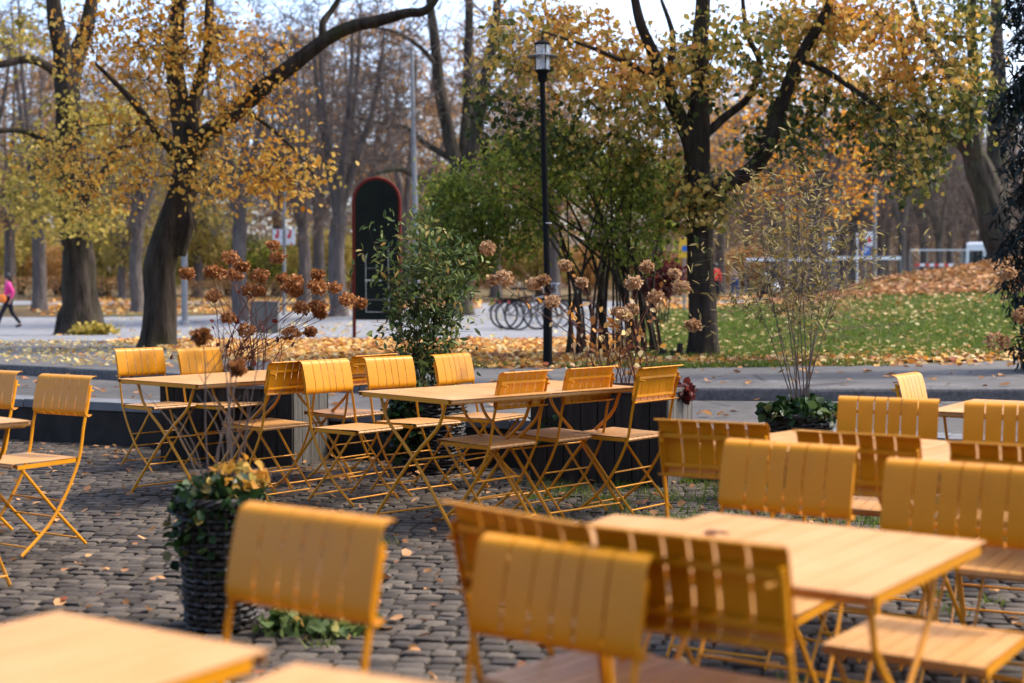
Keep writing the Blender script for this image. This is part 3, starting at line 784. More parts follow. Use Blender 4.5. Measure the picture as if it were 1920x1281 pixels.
def basket(p, r0, r1, h, label, loose=0.0):
    root = empty('wicker_basket', p, 0, label, 'basket')
    m = MB(); nst = 15; nr = int(h / .022); z = .02
    for j in range(nr):
        z = .012 + j * h / nr; rr = r0 + (r1 - r0) * z / h; pts = []
        for i in range(nst * 4 + 1):
            a = 2 * math.pi * i / (nst * 4); q = rr + .008 * math.cos(a * nst / 1.0 + math.pi * j) + random.uniform(-.004, .004) * (1 + loose * 4)
            pts.append((q * math.cos(a), q * math.sin(a), z + random.uniform(-.003, .003) * (1 + loose * 3)))
        m.tube(pts, .0095, 5, cap=False)
    m.build('weave', M['wicker'], root, smooth=True)
    st = MB()
    for i in range(nst * 1):
        a = 2 * math.pi * i / nst; st.tube([(r0 * math.cos(a), r0 * math.sin(a), 0), (r1 * math.cos(a), r1 * math.sin(a), h)], .007, 5)
    st.build('stakes', M['wicker'], root)
    rim = MB()
    for k in range(4):
        pts = []
        for i in range(49):
            a = 2 * math.pi * i / 48; q = r1 + .012 * math.cos(a * 6 + k * 1.57) ; pts.append((q * math.cos(a), q * math.sin(a), h + .006 + .012 * math.sin(a * 6 + k * 1.57)))
        rim.tube(pts, .009, 5, cap=False)
    rim.build('rim', M['wicker'], root, smooth=True)
    s_ = MB(); s_.lathe([(r0 * .9, .01), (r1 * .93, h - .03)], 20); s_.build('potting_soil', M['soil'], root)
    return root
B1 = WZ(396, 1195, 0); B1.y += .18; B1.z = 0
basket(B1, .125, .150, .48, 'tall dark wicker basket overgrown with ivy in the left foreground')
B2 = Vector(((802 - 960) / 2666.67 * 9.95, 9.95, 0)); basket(B2, .24, .26, .53, 'round dark hooped basket holding the climbing vine behind the middle table', .5)
B3 = Vector(((1500 - 960) / 2666.67 * 8.7, 8.7, 0)); basket(B3, .17, .20, .50, 'woven basket with thin wispy stems in front of the right kerb', .4)

# ivy, vines, dried hydrangeas
def ivy_clump(name, c, rx, ry, rz, n, size, label, cat='ivy', mat='leaf_ivy', hang=.0, group=None):
    P = rng.normal(size=(n, 3)); P /= np.linalg.norm(P, axis=1)[:, None]; P *= rng.uniform(.55, 1.0, n)[:, None]
    P *= (rx, ry, rz); P[:, 2] -= hang * rng.random(n) ** 2
    o = leaf_mesh(name, P + np.array(c), size, M[mat], aspect=.85, droop=.5); return tag(o, label, cat, group)
def stem_plant(name, base, heads, label, spread=.1, stem_mat='twig_red', head_mat='flower_rust', hr=.06, extra=10, leafn=0, leaf_mat='leaf_red', group=None, thick=.004, twh=.5, density=260):
    root = empty(name, base, 0, label, 'plant', group); sm = MB(); hd = []
    lp = []
    for h in heads:
        h = Vector(h); a = Vector((random.uniform(-spread, spread), random.uniform(-spread, spread) * .6, 0)); d = h - Vector(base)
        b = a + Vector((d.x * .25, d.y * .25, d.z * .45)); c = Vector((d.x * .7, d.y * .7, d.z * .8)) + Vector((random.uniform(-.03, .03), 0, random.uniform(-.02, .02)))
        pts = curve_pts([a, b, c, d], 4); sm.tube(pts, [thick * (1 - .6 * i / len(pts)) for i in range(len(pts))], 5); hd.append(d)
        for k in range(2):
            i = random.randint(5, len(pts) - 3); p = Vector(pts[i]); sm.tube([p, p + Vector((random.uniform(-.07, .07), random.uniform(-.05, .05), random.uniform(.03, .12)))], thick * .4, 4)
            lp.append(p)
    for k in range(extra):
        a = Vector((random.uniform(-spread, spread), random.uniform(-spread, spread) * .6, 0)); t = a + Vector((random.gauss(0, .16) * twh * 2, random.gauss(0, .1), random.uniform(.3, .8) * twh * 1.6))
        m_ = (a + t) / 2 + Vector((random.gauss(0, .02), 0, .05)); pts = curve_pts([a, m_, t], 4); sm.tube(pts, [thick * .8 * (1 - .7 * i / len(pts)) for i in range(len(pts))], 5)
        lp += [Vector(p) for p in pts[4:]]
    sm.build('stems', M[stem_mat], root, smooth=True)
    for d in hd:
        n = int(density * random.uniform(.7, 1.1)); r = hr * random.uniform(.75, 1.2)
        P = rng.normal(size=(n, 3)); P /= np.linalg.norm(P, axis=1)[:, None]; P *= (r * (.65 + .35 * rng.random(n)))[:, None]; P[:, 2] *= .72
        P += np.array(d)
        leaf_mesh('flower_head', P, .022, M[head_mat], root, aspect=.9, rnd=np.clip(random.uniform(.2, .8) + rng.normal(size=n) * .25, 0, 1))
    if leafn:
        P = np.array([lp[random.randrange(len(lp))] for _ in range(leafn)]) + rng.normal(size=(leafn, 3)) * .02
        leaf_mesh('leaves', P, .055, M[leaf_mat], root, droop=1)
    return root
def hpx(lst, D, jit=.25): return [W(x, y, D + random.uniform(-jit, jit)) for x, y in lst]
c1 = Vector((P1.x + .62 * math.cos(A1), P1.y + .62 * math.sin(A1) + .25, .50)); D1 = c1.y
H1 = [(512, 460), (520, 482), (432, 483), (455, 500), (440, 515), (395, 507), (410, 512), (488, 517), (530, 522), (552, 528), (596, 515), (594, 535), (598, 540), (628, 540), (470, 545), (553, 545), (485, 545), (565, 578), (595, 575), (600, 588), (676, 568), (652, 562), (400, 555), (462, 620), (545, 625), (582, 622), (428, 595), (540, 540), (350, 512)]
stem_plant('hydrangea', c1, hpx(H1, D1), 'hydrangea with round rust brown dried flowerheads in the left planter', .2, density=230, hr=.058, extra=26, leafn=40)
tag(ivy_clump('ivy', c1 + Vector((.05, 0, .07)), .3, .2, .09, 420, .06, 'dark ivy tuft on top of the left wooden planter'))
c2 = Vector((P2.x + .60 * math.cos(A2), P2.y + .55 * math.sin(A2) + .25, .55)); D2 = c2.y
H2 = [(915, 465), (945, 520), (925, 525), (1000, 532), (1060, 498), (1090, 530), (1020, 525), (1188, 530), (1212, 500), (1230, 557), (1265, 512), (1277, 540), (1160, 585), (1183, 582), (1170, 590), (1035, 565), (1300, 610)]
stem_plant('hydrangea', c2, hpx(H2, D2), 'hydrangea with pale tan dried flowerheads in the middle planter', .22, head_mat='flower_tan', density=240, hr=.05, extra=26, leafn=110, leaf_mat='litter')
ivy_clump('ivy', P2 + Vector((.35, -.02, .36)), .34, .07, .26, 420, .05, 'trailing ivy hanging down the front of the middle planter')
ivy_clump('plant', P2 + Vector((.98, .0, .60)), .12, .12, .07, 200, .05, 'small dark red leaved plant at the planter corner', 'plant', 'leaf_red')
# near basket: ivy skirt, autumn leaves, thin dead stems
ivy_clump('ivy', B1 + Vector((0, 0, .50)), .19, .175, .09, 1500, .042, 'ivy crowning and draping the tall wicker basket', hang=.24)
ivy_clump('autumn_foliage', B1 + Vector((.07, 0, .57)), .14, .13, .07, 70, .042, 'orange and yellow leaves on top of the ivy basket', 'foliage', 'leaf_amber')
ivy_clump('ivy', B1 + Vector((.38, -.05, .03)), .24, .16, .05, 330, .05, 'trailing ivy lying on the cobbles beside the tall basket', mat='leaf_vine')
tb = B1 + Vector((0, 0, .47))
stem_plant('dry_stems', tb, [W(378, 630, tb.y), W(445, 690, tb.y + .1), W(350, 720, tb.y), W(500, 705, tb.y)][:2], 'tall bare grey stems with a rust flowerhead rising from the ivy basket', .07, 'twig', 'flower_rust', .036, 16, 0, thick=.004, twh=.62, density=140)
# bamboo-like climbing vine
def leafy_stems(name, base, tops, label, cat, leaf, mat, size, nleaf, aspect=.35, stem='twig_dark', spread=.12, thick=.005, droop=.6, start=.2, side=.12):
    root = empty(name, base, 0, label, cat); sm = MB(); P = []
    for t in tops:
        t = Vector(t) - Vector(base); a = Vector((random.uniform(-spread, spread), random.uniform(-spread, spread) * .7, 0))
        mid = a * .6 + t * .5 + Vector((random.gauss(0, .02), random.gauss(0, .02), t.z * .08)); pts = curve_pts([a, mid, t], 8)
        sm.tube(pts, [thick * (1 - .75 * i / len(pts)) for i in range(len(pts))], 5)
        for i in range(int(len(pts) * start), len(pts)):
            for k in range(3):
                d = Vector((random.gauss(0, 1), random.gauss(0, .8), random.gauss(.25, .5))) * side; q = Vector(pts[i]) + d
                sm.tube([pts[i], Vector(pts[i]) + d * .6 + Vector((0, 0, .01)), q], thick * .3, 3)
                for j in range(nleaf):
                    P.append(Vector(pts[i]).lerp(q, random.uniform(.25, 1.1)) + Vector((random.gauss(0, .02), random.gauss(0, .02), random.gauss(0, .02))))
    sm.build('stems', M[stem], root, smooth=True)
    leaf_mesh('leaves', np.array(P), size, M[mat], root, aspect=aspect, droop=droop); return root
vb = B2 + Vector((0, 0, .50)); D = vb.y
leafy_stems('climbing_vine', vb, [W(x, y, D + random.uniform(-.25, .25)) for x, y in ((700, 455), (735, 500), (760, 430), (790, 400), (815, 420), (840, 450), (862, 470), (880, 520), (775, 480), (825, 500), (805, 470), (850, 560), (745, 560))], 'tall thin vine with narrow blue green leaves rising from the hooped basket', 'plant', 0, 'leaf_vine', .06, 4, .34, start=.12, side=.14)
ivy_clump('ivy', B2 + Vector((-.12, -.2, .34)), .2, .1, .26, 420, .05, 'dark ivy hanging over the hooped basket')
wb = B3 + Vector((0, 0, .47)); D = wb.y
leafy_stems('wispy_shrub', wb, [W(x, y, D + random.uniform(-.4, .4)) for x, y in ((1390, 430), (1420, 400), (1450, 370), (1470, 350), (1490, 330), (1515, 340), (1540, 360), (1570, 410), (1600, 460), (1500, 420), (1440, 470), (1560, 520), (1400, 520))],
            'wispy shrub with straw coloured narrow leaves growing from the right basket', 'shrub', 0, 'leaf_wisp', .05, 5, .24, stem='twig', spread=.06, thick=.0045, droop=-.2, start=.45, side=.26)
ivy_clump('ivy', B3 + Vector((0, -.03, .53)), .26, .2, .08, 520, .055, 'green ivy on top of the right woven basket')
# hydrangea leaning in from beyond the right edge, in its own pot
B4 = Vector(((2075 - 960) / 2666.67 * 8.6, 8.6, 0)); basket(B4, .18, .21, .5, 'woven basket just beyond the right frame edge')
stem_plant('hydrangea', B4 + Vector((0, 0, .47)), hpx([(1888, 512), (1918, 590), (1870, 640), (1960, 520)], 8.6), 'dry hydrangea stems leaning in at the right frame edge', .08, head_mat='flower_tan', density=160, extra=8)
# ------------------------------------------------------------------ trees
class Tree:
    def __init__(s, origin): s.o = Vector(origin); s.P = []; s.limbs = []; s.tw = []; s.leafp = []; s.R = []
    def limb(s, pts, rads, sub=5):
        pts = [Vector(p) - s.o for p in pts]
        q = curve_pts([*pts], sub); rr = list(np.interp(np.linspace(0, 1, len(q)), np.linspace(0, 1, len(rads)), rads))
        s.limbs.append((q, rr))
        for p, r_ in zip(q, rr): s.P.append(tuple(p)); s.R.append(r_)
    def grow(s, targets, leaf_k=0, leaf_r=.25, sag=.1, minz=None, twr=.004, sub=2, seg=.35, subl=.35):
        T = [np.array(Vector(t) - s.o) for t in targets]
        A = np.zeros((len(s.P) + len(T) * 12 + 10, 3)); n = len(s.P); A[:n] = s.P
        start = n
        T.sort(key=lambda t: ((A[:n] - t) ** 2).sum(1).min())
        for t in T:
            d = A[:n] - t; d2 = (d * d).sum(1) + np.maximum(0, A[:n, 2] - t[2] + .0) ** 2 * .6
            i = int(d2.argmin()); a = A[i]; L = math.sqrt(((a - t) ** 2).sum())
            m = int(min(10, max(2, L / seg))); pts = [Vector(a)]
            k = random.uniform(.06, .16) * L; off = Vector((random.gauss(0, 1), random.gauss(0, 1), abs(random.gauss(0, 1)))).normalized() * k
            for j in range(1, m + 1):
                u = j / m; p = Vector(a).lerp(Vector(t), u) + off * math.sin(math.pi * u) + Vector((random.gauss(0, 1), random.gauss(0, 1), random.gauss(0, 1))) * (.035 * min(1, L) if j < m else 0)
                pts.append(p)
                if n < len(A): A[n] = p; n += 1
            r0 = min(twr * (1.2 + L * 1.6), .07)
            s.tw.append((pts, [r0 * (1 - u) + twr * .6 * u for u in np.linspace(0, 1, len(pts))]))
            for q in range(sub):
                j = random.randint(1, len(pts) - 1); p = pts[j]; dv = Vector((random.gauss(0, 1), random.gauss(0, 1), random.gauss(.15, .8))).normalized() * random.uniform(.4, 1) * subl
                e = p + dv; mid = p + dv * .5 + Vector((0, 0, .03)); s.tw.append(([p, mid, e], [twr * .8, twr * .7, twr * .4]))
                for _ in range(leaf_k // 2): s.leafp.append(tuple(p.lerp(e, random.uniform(.2, 1.1)) + Vector((random.gauss(0, .05), random.gauss(0, .05), random.gauss(0, .05) - .02))))
            for _ in range(leaf_k):
                b = pts[random.randint(max(0, len(pts) - 3), len(pts) - 1)]
                s.leafp.append(tuple(b + Vector((random.gauss(0, 1), random.gauss(0, 1), random.gauss(-.2, .8))) * leaf_r))
        s.P = [tuple(x) for x in A[:n]]
    def build(s, name, label, cat, bark, twig, leaves=None, group=None, trunk_name='trunk'):
        root = empty(name, s.o, 0, label, cat, group)
        m = MB()
        for li, (q, rr) in enumerate(s.limbs):
            if max(rr) < .1: m.tube(q, rr, 10, bump=.07); continue
            q2 = curve_pts(q, 3); r2 = np.interp(np.linspace(0, 1, len(q2)), np.linspace(0, 1, len(rr)), rr); n_ = 40; b0 = len(m.v)
            m.tube(q2, list(r2), n_)
            for i in range(len(q2)):
                c_ = q2[i]; hgt = max(0, 1 - (c_.z + .1) / .55) if li == 0 else 0
                for k_ in range(n_):
                    a_ = 2 * math.pi * k_ / n_; w1 = mnoise.noise(Vector((math.cos(a_) * 5.5 + li, math.sin(a_) * 5.5, c_.z * .9))); w2 = mnoise.noise(Vector((math.cos(a_) * 1.3, math.sin(a_) * 1.3 + li, c_.z * 1.6)))
                    f_ = 1 + .09 * w1 + .13 * w2 + hgt * hgt * .30 * (.5 + .5 * math.cos(5 * a_ + li))
                    m.v[b0 + i * n_ + k_] = c_ + (m.v[b0 + i * n_ + k_] - c_) * f_
        m.build(trunk_name, M[bark], root, smooth=True)
        t = MB()
        for pts, rr in s.tw: t.tube(pts, rr, 4 if rr[0] > .012 else 3, cap=False)
        t.build('branches', M[twig], root, smooth=True)
        for (mat, size, sel) in (leaves or []):
            P = np.array([p for p in s.leafp if sel is None or sel(p)])
            if len(P): leaf_mesh('crown', P, size, M[mat], root, droop=1.0, aspect=.68, rnd=s.rnd(P) if hasattr(s, 'rnd') else None)
        return root
def blob(px, py, rx, ry, D, rD, n):
    out = []
    for _ in range(n):
        while True:
            a, b, c = random.uniform(-1, 1), random.uniform(-1, 1), random.uniform(-1, 1)
            if a * a + b * b + c * c < 1: break
        out.append(W(px + a * rx, py + b * ry, D + c * rD))
    return out
def limb_px(T, D, lst, rads, dd=None):
    n = len(lst); dd = dd or [0] * n
    T.limb([W(x, y, D + q) for (x, y), q in zip(lst, dd)], rads)

# tree with amber leaves, left
D = 20.5; g = at(295, D); T = Tree(g)
T.limb([g + Vector((0, 0, -.15)), g + Vector((0, 0, .12)), W(300, 560, D), W(302, 490, D), W(322, 420, D), W(345, 350, D), W(352, 300, D), W(340, 220, D + .2), W(328, 120, D + .3), W(335, 0, D + .4), W(350, -160, D + .5), W(340, -360, D + .5)], [.33, .25, .225, .225, .215, .20, .17, .15, .13, .10, .07, .03])
limb_px(T, D, [(335, 480), (340, 440), (348, 410), (340, 385)], [.10, .15, .14, .10])
limb_px(T, D, [(350, 330), (372, 265), (410, 235), (450, 205), (500, 160), (545, 125), (610, 75), (660, 50), (705, 40), (760, 25), (800, 18), (835, -30)], [.15, .13, .125, .12, .11, .105, .09, .085, .08, .065, .055, .03], [0, 0, -.1, -.2, -.3, -.4, -.5, -.6, -.7, -.8, -.9, -1])
limb_px(T, D, [(366, 275), (362, 220), (372, 160), (390, 90), (392, 20), (400, -120)], [.12, .10, .09, .075, .06, .03], [0, .1, .2, .3, .4, .5])
limb_px(T, D, [(470, 212), (520, 250), (560, 290), (600, 345)], [.035, .028, .02, .01], [-.2, -.4, -.6, -.8])
limb_px(T, D, [(610, 75), (605, 45), (625, 15), (660, -40)], [.06, .05, .04, .02], [-.5, -.5, -.4, -.4])
limb_px(T, D, [(345, 310), (280, 230), (240, 180), (180, 120)], [.08, .06, .045, .02], [0, -.5, -.9, -1.3])
limb_px(T, D, [(352, 290), (300, 260), (250, 270), (180, 300)], [.05, .04, .03, .012], [0, .6, 1.1, 1.6])
tg = blob(225, 80, 150, 95, D, 1.6, 70) + blob(330, 215, 150, 85, D, 1.6, 70) + blob(430, 320, 140, 60, D - .4, 1.5, 62) + blob(170, 320, 140, 80, D, 1.8, 75) \
    + blob(470, 140, 90, 90, D, 1.2, 48) + blob(550, 300, 65, 60, D - .6, .8, 30) + blob(340, 60, 120, 70, D, 1.3, 80) + blob(350, -180, 330, 150, D, 2.6, 190) + blob(600, -120, 150, 80, D, 1.5, 20)
T.grow(tg, 5, .22, sub=4, twr=.005, subl=.5)
T.rnd = lambda P: np.clip(.62 + P[:, 2] * -.06 + .12 * np.sin(P[:, 0] * 3) + rng.normal(size=len(P)) * .22, 0, 1)
T.build('amber_tree', 'leaning tree with amber leaves and a long bare limb reaching right', 'tree', 'bark_dark', 'twig_dark', [('leaf_amber', .078, lambda p: True)])
# far left big tree
D = 30.5; g = at(150, D); T = Tree(g)
T.limb([g + Vector((0, 0, -.2)), g + Vector((.02, 0, .15)), W(150, 560, D), W(146, 480, D), W(138, 420, D), W(134, 330, D), W(130, 250, D), W(127, 170, D), W(120, 110, D), W(105, 40, D), W(95, -80, D), W(90, -260, D)], [.62, .46, .37, .33, .30, .29, .27, .26, .22, .17, .12, .05])
T.limb([g + Vector((-.45, 0, -.15)), g + Vector((-.25, 0, .35)), W(140, 570, D)], [.16, .24, .2])
limb_px(T, D, [(132, 170), (145, 100), (165, 40), (180, -60), (200, -200)], [.18, .17, .15, .11, .05], [0, .2, .3, .5, .6])
limb_px(T, D, [(122, 160), (95, 130), (55, 112), (0, 122), (-70, 140)], [.10, .09, .085, .07, .04], [0, -.3, -.6, -1, -1.3])
limb_px(T, D, [(138, 400), (175, 350), (215, 300), (235, 250), (250, 180)], [.13, .12, .10, .08, .03], [0, 0, .2, .4, .6])
limb_px(T, D, [(128, 300), (95, 270), (40, 245), (-30, 250)], [.10, .08, .06, .03], [0, -.5, -1, -1.5])
tg = blob(60, 330, 95, 80, D, 1.8, 70) + blob(120, 400, 110, 45, D - 1, 1.5, 60) + blob(40, 60, 90, 60, D, 1.5, 26) + blob(230, 250, 70, 90, D, 1.5, 34) + blob(110, -200, 260, 190, D, 3, 150) + blob(130, 230, 90, 80, D - .6, 1.3, 40)
T.grow(tg, 6, .2, sub=3, twr=.006)
T.build('old_tree', 'thick rough trunked tree with yellow olive leaves behind the walking woman', 'tree', 'bark_dark', 'twig_dark', [('leaf_olive', .105, lambda p: p[2] < 9)])
# suckers at its foot
ivy_clump('sapling', at(175, 29.6) + Vector((0, 0, .12)), .5, .3, .14, 260, .11, 'low yellow green shoots round the foot of the thick left trunk', 'plant', 'leaf_olive')

# tree right of the middle, green to tan leaves
D = 17.2; g = at(1318, D); T = Tree(g)
T.limb([g + Vector((0, 0, -.15)), g + Vector((0, 0, .1)), W(1317, 560, D), W(1313, 480, D), W(1311, 400, D), W(1308, 320, D), W(1310, 240, D), W(1312, 160, D), W(1312, 80, D), W(1318, 0, D), W(1320, -140, D), W(1330, -330, D)], [.24, .185, .165, .155, .15, .155, .14, .11, .10, .085, .06, .025])
limb_px(T, D, [(1300, 290), (1275, 220), (1245, 160), (1225, 100), (1200, 40), (1180, -60)], [.10, .085, .08, .07, .06, .03], [0, -.1, -.2, -.3, -.4, -.5])
limb_px(T, D, [(1310, 370), (1360, 345), (1410, 318), (1440, 270), (1460, 210), (1482, 150), (1510, 90), (1545, 30), (1580, -60)], [.10, .105, .10, .095, .085, .08, .065, .05, .03], [0, -.1, -.2, -.3, -.3, -.4, -.5, -.6, -.7])
limb_px(T, D, [(1325, 250), (1365, 215), (1405, 180), (1425, 120), (1400, 60), (1390, -30)], [.06, .05, .045, .04, .035, .02], [0, .2, .4, .6, .8, 1])
limb_px(T, D, [(1285, 230), (1255, 150), (1262, 70), (1240, 0)], [.05, .045, .035, .02], [0, .3, .5, .7])
limb_px(T, D, [(1500, 110), (1560, 140), (1630, 190), (1700, 250)], [.04, .035, .028, .012], [-.5, -.7, -.9, -1.1])
limb_px(T, D, [(1240, 150), (1180, 120), (1110, 90), (1020, 60)], [.04, .03, .022, .01], [-.2, -.5, -.8, -1])
tg = blob(1240, 150, 110, 110, D, 1.2, 85) + blob(1410, 90, 140, 90, D, 1.3, 95) + blob(1110, 120, 110, 100, D, 1.2, 75) + blob(1000, 70, 100, 80, D, 1.2, 60) + blob(930, 180, 70, 90, D, 1.0, 30) + blob(1600, 140, 130, 100, D - .3, 1.2, 105) \
    + blob(1690, 275, 105, 85, D - .5, 1.0, 75) + blob(1300, 370, 80, 60, D - .2, .6, 60) + blob(1480, 260, 90, 70, D, 1.0, 40) + blob(1790, 170, 90, 90, D - .6, 1.0, 75) + blob(1730, 40, 150, 60, D - .4, 1.2, 80) + blob(1540, 30, 120, 50, D, 1.1, 50) + blob(1050, 250, 120, 70, D, 1.0, 50) + blob(1380, -230, 430, 170, D, 2.6, 270) + blob(1200, 260, 90, 60, D, .9, 35)
T.grow(tg, 5, .16, sub=4, twr=.0042, subl=.36)
def mr(P):
    zz = P[:, 2]; base = np.where(zz < 3.1, .28, .62) + .20 * np.sin(P[:, 0] * 1.9 + zz * 1.1) + np.where(P[:, 0] > 2.4, -.16, 0)
    return np.clip(base + rng.normal(size=len(P)) * .2, 0, 1)
T.rnd = mr
T.build('autumn_tree', 'slim dark tree with green to tan leaves standing at the lawn edge', 'tree', 'bark_dark', 'twig_dark', [('leaf_mixed', .082, None)])

# bare tree behind the board
D = 46; g = at(862, D); T = Tree(g)
T.limb([g + Vector((0, 0, -.3)), g + Vector((0, 0, .3)), W(862, 500, D), W(862, 420, D), W(863, 345, D), W(866, 315, D)], [.6, .42, .36, .36, .40, .3])
limb_px(T, D, [(862, 330), (848, 280), (835, 220), (822, 150), (815, 70), (806, 0), (795, -150)], [.24, .22, .2, .18, .16, .13, .05])
limb_px(T, D, [(868, 330), (873, 260), (878, 190), (878, 110), (880, 0), (878, -160)], [.22, .2, .18, .16, .13, .05], [0, .5, .8, 1, 1.2, 1.5])
limb_px(T, D, [(870, 325), (890, 260), (903, 190), (915, 120), (930, 40), (935, -40), (950, -180)], [.22, .22, .2, .18, .14, .11, .04], [0, -.5, -.8, -1, -1.2, -1.5, -2])
limb_px(T, D, [(868, 330), (905, 300), (950, 285), (1000, 250)], [.14, .12, .09, .04], [0, -1, -2, -3])
limb_px(T, D, [(850, 300), (800, 270), (760, 240), (700, 230), (650, 210)], [.12, .1, .08, .06, .03], [0, 1, 1.5, 2, 2.5])
limb_px(T, D, [(858, 350), (800, 340), (750, 318), (690, 330)], [.12, .1, .08, .04], [0, -1, -1.5, -2])
limb_px(T, D, [(822, 130), (790, 90), (740, 60), (690, 50)], [.09, .07, .05, .03], [0, -.5, -1, -1.5])
tg = blob(860, 0, 200, 190, D, 4, 260) + blob(720, 220, 130, 110, D, 3, 170) + blob(970, 180, 80, 120, D, 2.5, 90) + blob(860, -250, 260, 140, D, 4, 130)
T.grow(tg, 0, sub=4, twr=.012, seg=.7, subl=.9)
T.build('bare_tree', 'large bare tree with a vase of thick stems behind the green shrub', 'tree', 'bark_mid', 'twig')

# big tree on the mound
D = 39.5; g = at(1882, D); T = Tree(g)
T.limb([g + Vector((0, 0, -.3)), g + Vector((0, 0, .3)), W(1872, 440, D), W(1858, 380, D), W(1838, 320, D), W(1820, 280, D), W(1790, 258, D), W(1750, 235, D), W(1725, 190, D), W(1700, 120, D), W(1680, 30, D)], [.7, .52, .46, .42, .36, .28, .22, .17, .14, .10, .05])
limb_px(T, D, [(1862, 400), (1872, 320), (1868, 240), (1872, 150), (1868, 40), (1870, -120)], [.36, .32, .26, .22, .17, .08], [0, .5, .8, 1, 1.3, 1.6])
limb_px(T, D, [(1832, 310), (1822, 240), (1828, 160), (1822, 60), (1830, -90)], [.24, .2, .17, .13, .06], [0, -.5, -.8, -1, -1.3])
limb_px(T, D, [(1822, 260), (1800, 180), (1760, 110), (1720, 40), (1700, -60)], [.16, .14, .12, .09, .04], [0, -.8, -1.5, -2, -2.5])
limb_px(T, D, [(1870, 300), (1900, 230), (1925, 150), (1960, 50)], [.16, .14, .12, .06], [.5, .8, 1, 1.2])
limb_px(T, D, [(1760, 240), (1730, 225), (1700, 228), (1650, 260)], [.12, .09, .06, .03], [0, -.3, -.6, -.9])
tg = blob(1800, 60, 170, 180, D, 3.5, 260) + blob(1850, -180, 260, 160, D, 4, 140) + blob(1700, 230, 90, 80, D, 2, 60)
T.grow(tg, 1, .3, sub=3, twr=.010, seg=.6, subl=.7)
T.build('mound_tree', 'big leaning tree with many upright limbs on the leafy mound', 'tree', 'bark_mid', 'twig', [('leaf_amber', .14, lambda p: random.random() < .5)])

# big multi-stem green shrub
D = 17.8; g = at(1150, D); T = Tree(g)
for i in range(30):
    bx = 1062 + (i * 6.3) % 185; top = (random.uniform(930, 1260), random.uniform(260, 420)); q = random.uniform(-.7, .7); bb = at(bx, D + q * .5)
    t_ = W(*top, D + q * 1.2); m1 = bb.lerp(t_, .4) + Vector((-(t_.x - bb.x) * .18, 0, .25)); th = random.uniform(.014, .034)
    T.limb([bb - Vector((0, 0, .05)), m1, t_], [th, th * .7, .006], 5)
tg = blob(960, 330, 130, 75, D, 1.0, 150) + blob(1110, 310, 130, 75, D, 1.1, 130) + blob(860, 400, 90, 75, D, .8, 150) + blob(1230, 330, 70, 60, D, .8, 50) + blob(840, 500, 60, 45, D, .6, 50) + blob(960, 430, 110, 60, D, .9, 90) + blob(1190, 420, 95, 90, D, .9, 120) + blob(1180, 350, 100, 60, D, .9, 60) + blob(1030, 260, 60, 25, D, .5, 30)+ blob(830, 350, 50, 30, D, .5, 25) + blob(905, 480, 70, 40, D, .6, 40)
T.grow(tg, 7, .11, sub=3, twr=.003, subl=.24)
T.rnd = lambda P: np.clip(.2 + P[:, 2] * .16 + rng.normal(size=len(P)) * .18, 0, 1)
T.build('green_shrub', 'large many stemmed shrub with light green leaves behind the lamp post', 'shrub', 'bark_dark', 'twig_dark', [('leaf_green', .058, None)], trunk_name='stems')
T = Tree(at(1235, 27)); D = 27
for i in range(8): T.limb([at(1215 + i * 5, D), W(1205 + i * 8, 520, D)], [.02, .008])
T.grow(blob(1235, 520, 45, 38, D, .5, 80), 12, .12, sub=2, twr=.004)
T.build('red_shrub', 'dark red leaved shrub glimpsed through the green shrub stems', 'shrub', 'bark_dark', 'twig_dark', [('leaf_red', .07, None)], trunk_name='stems')
for i, (px, hh, rr) in enumerate(((1243, .12, .05), (1262, .1, .045), (1275, .19, .04))):
    p = at(px, 16.9); mb = MB(); mb.tube([p - Vector((0, 0, .03)), p + Vector((0, 0, hh * .5)), p + Vector((.01, 0, hh))], [rr * 1.2, rr, rr * .85], 9, bump=.12)
    tag(mb.build('tree_stump', M['stump'], smooth=True), ['low stump nearest the shrub stems', 'squat middle stump of three beside the dark trunk', 'tallest thin stump beside the dark trunk'][i], 'stump', 'cut stumps beside the dark tree')

# spruce at the right edge
D = 14.5; g = at(1968, D); T = Tree(g)
T.limb([g, W(1967, 300, D), W(1966, -100, D), W(1966, -700, D)], [.2, .17, .13, .02])
P = []
for k in range(230):
    z = random.uniform(.35, 9); a = random.uniform(0, 2 * math.pi); L = random.uniform(.34, .62) * (.75 if z < 1.0 else 1)
    b = Vector((0, 0, z + .1)); e = Vector((math.cos(a) * L, math.sin(a) * L, z - .35 * L - .12)); m_ = b.lerp(e, .5) + Vector((0, 0, .06))
    T.tw.append(([b, m_, e], [.014, .01, .004]))
    for j in range(130):
        u = random.random() ** .6; p = b.lerp(m_, u * 2) if u < .5 else m_.lerp(e, u * 2 - 1)
        P.append(p + Vector((random.gauss(0, .055), random.gauss(0, .055), -abs(random.gauss(0, .11)))))
rt = T.build('spruce', 'dark blue grey spruce with drooping branches at the right frame edge', 'tree', 'bark_dark', 'twig_dark')
leaf_mesh('needles', np.array(P), .10, M['needle'], rt, aspect=.22, droop=1.6)

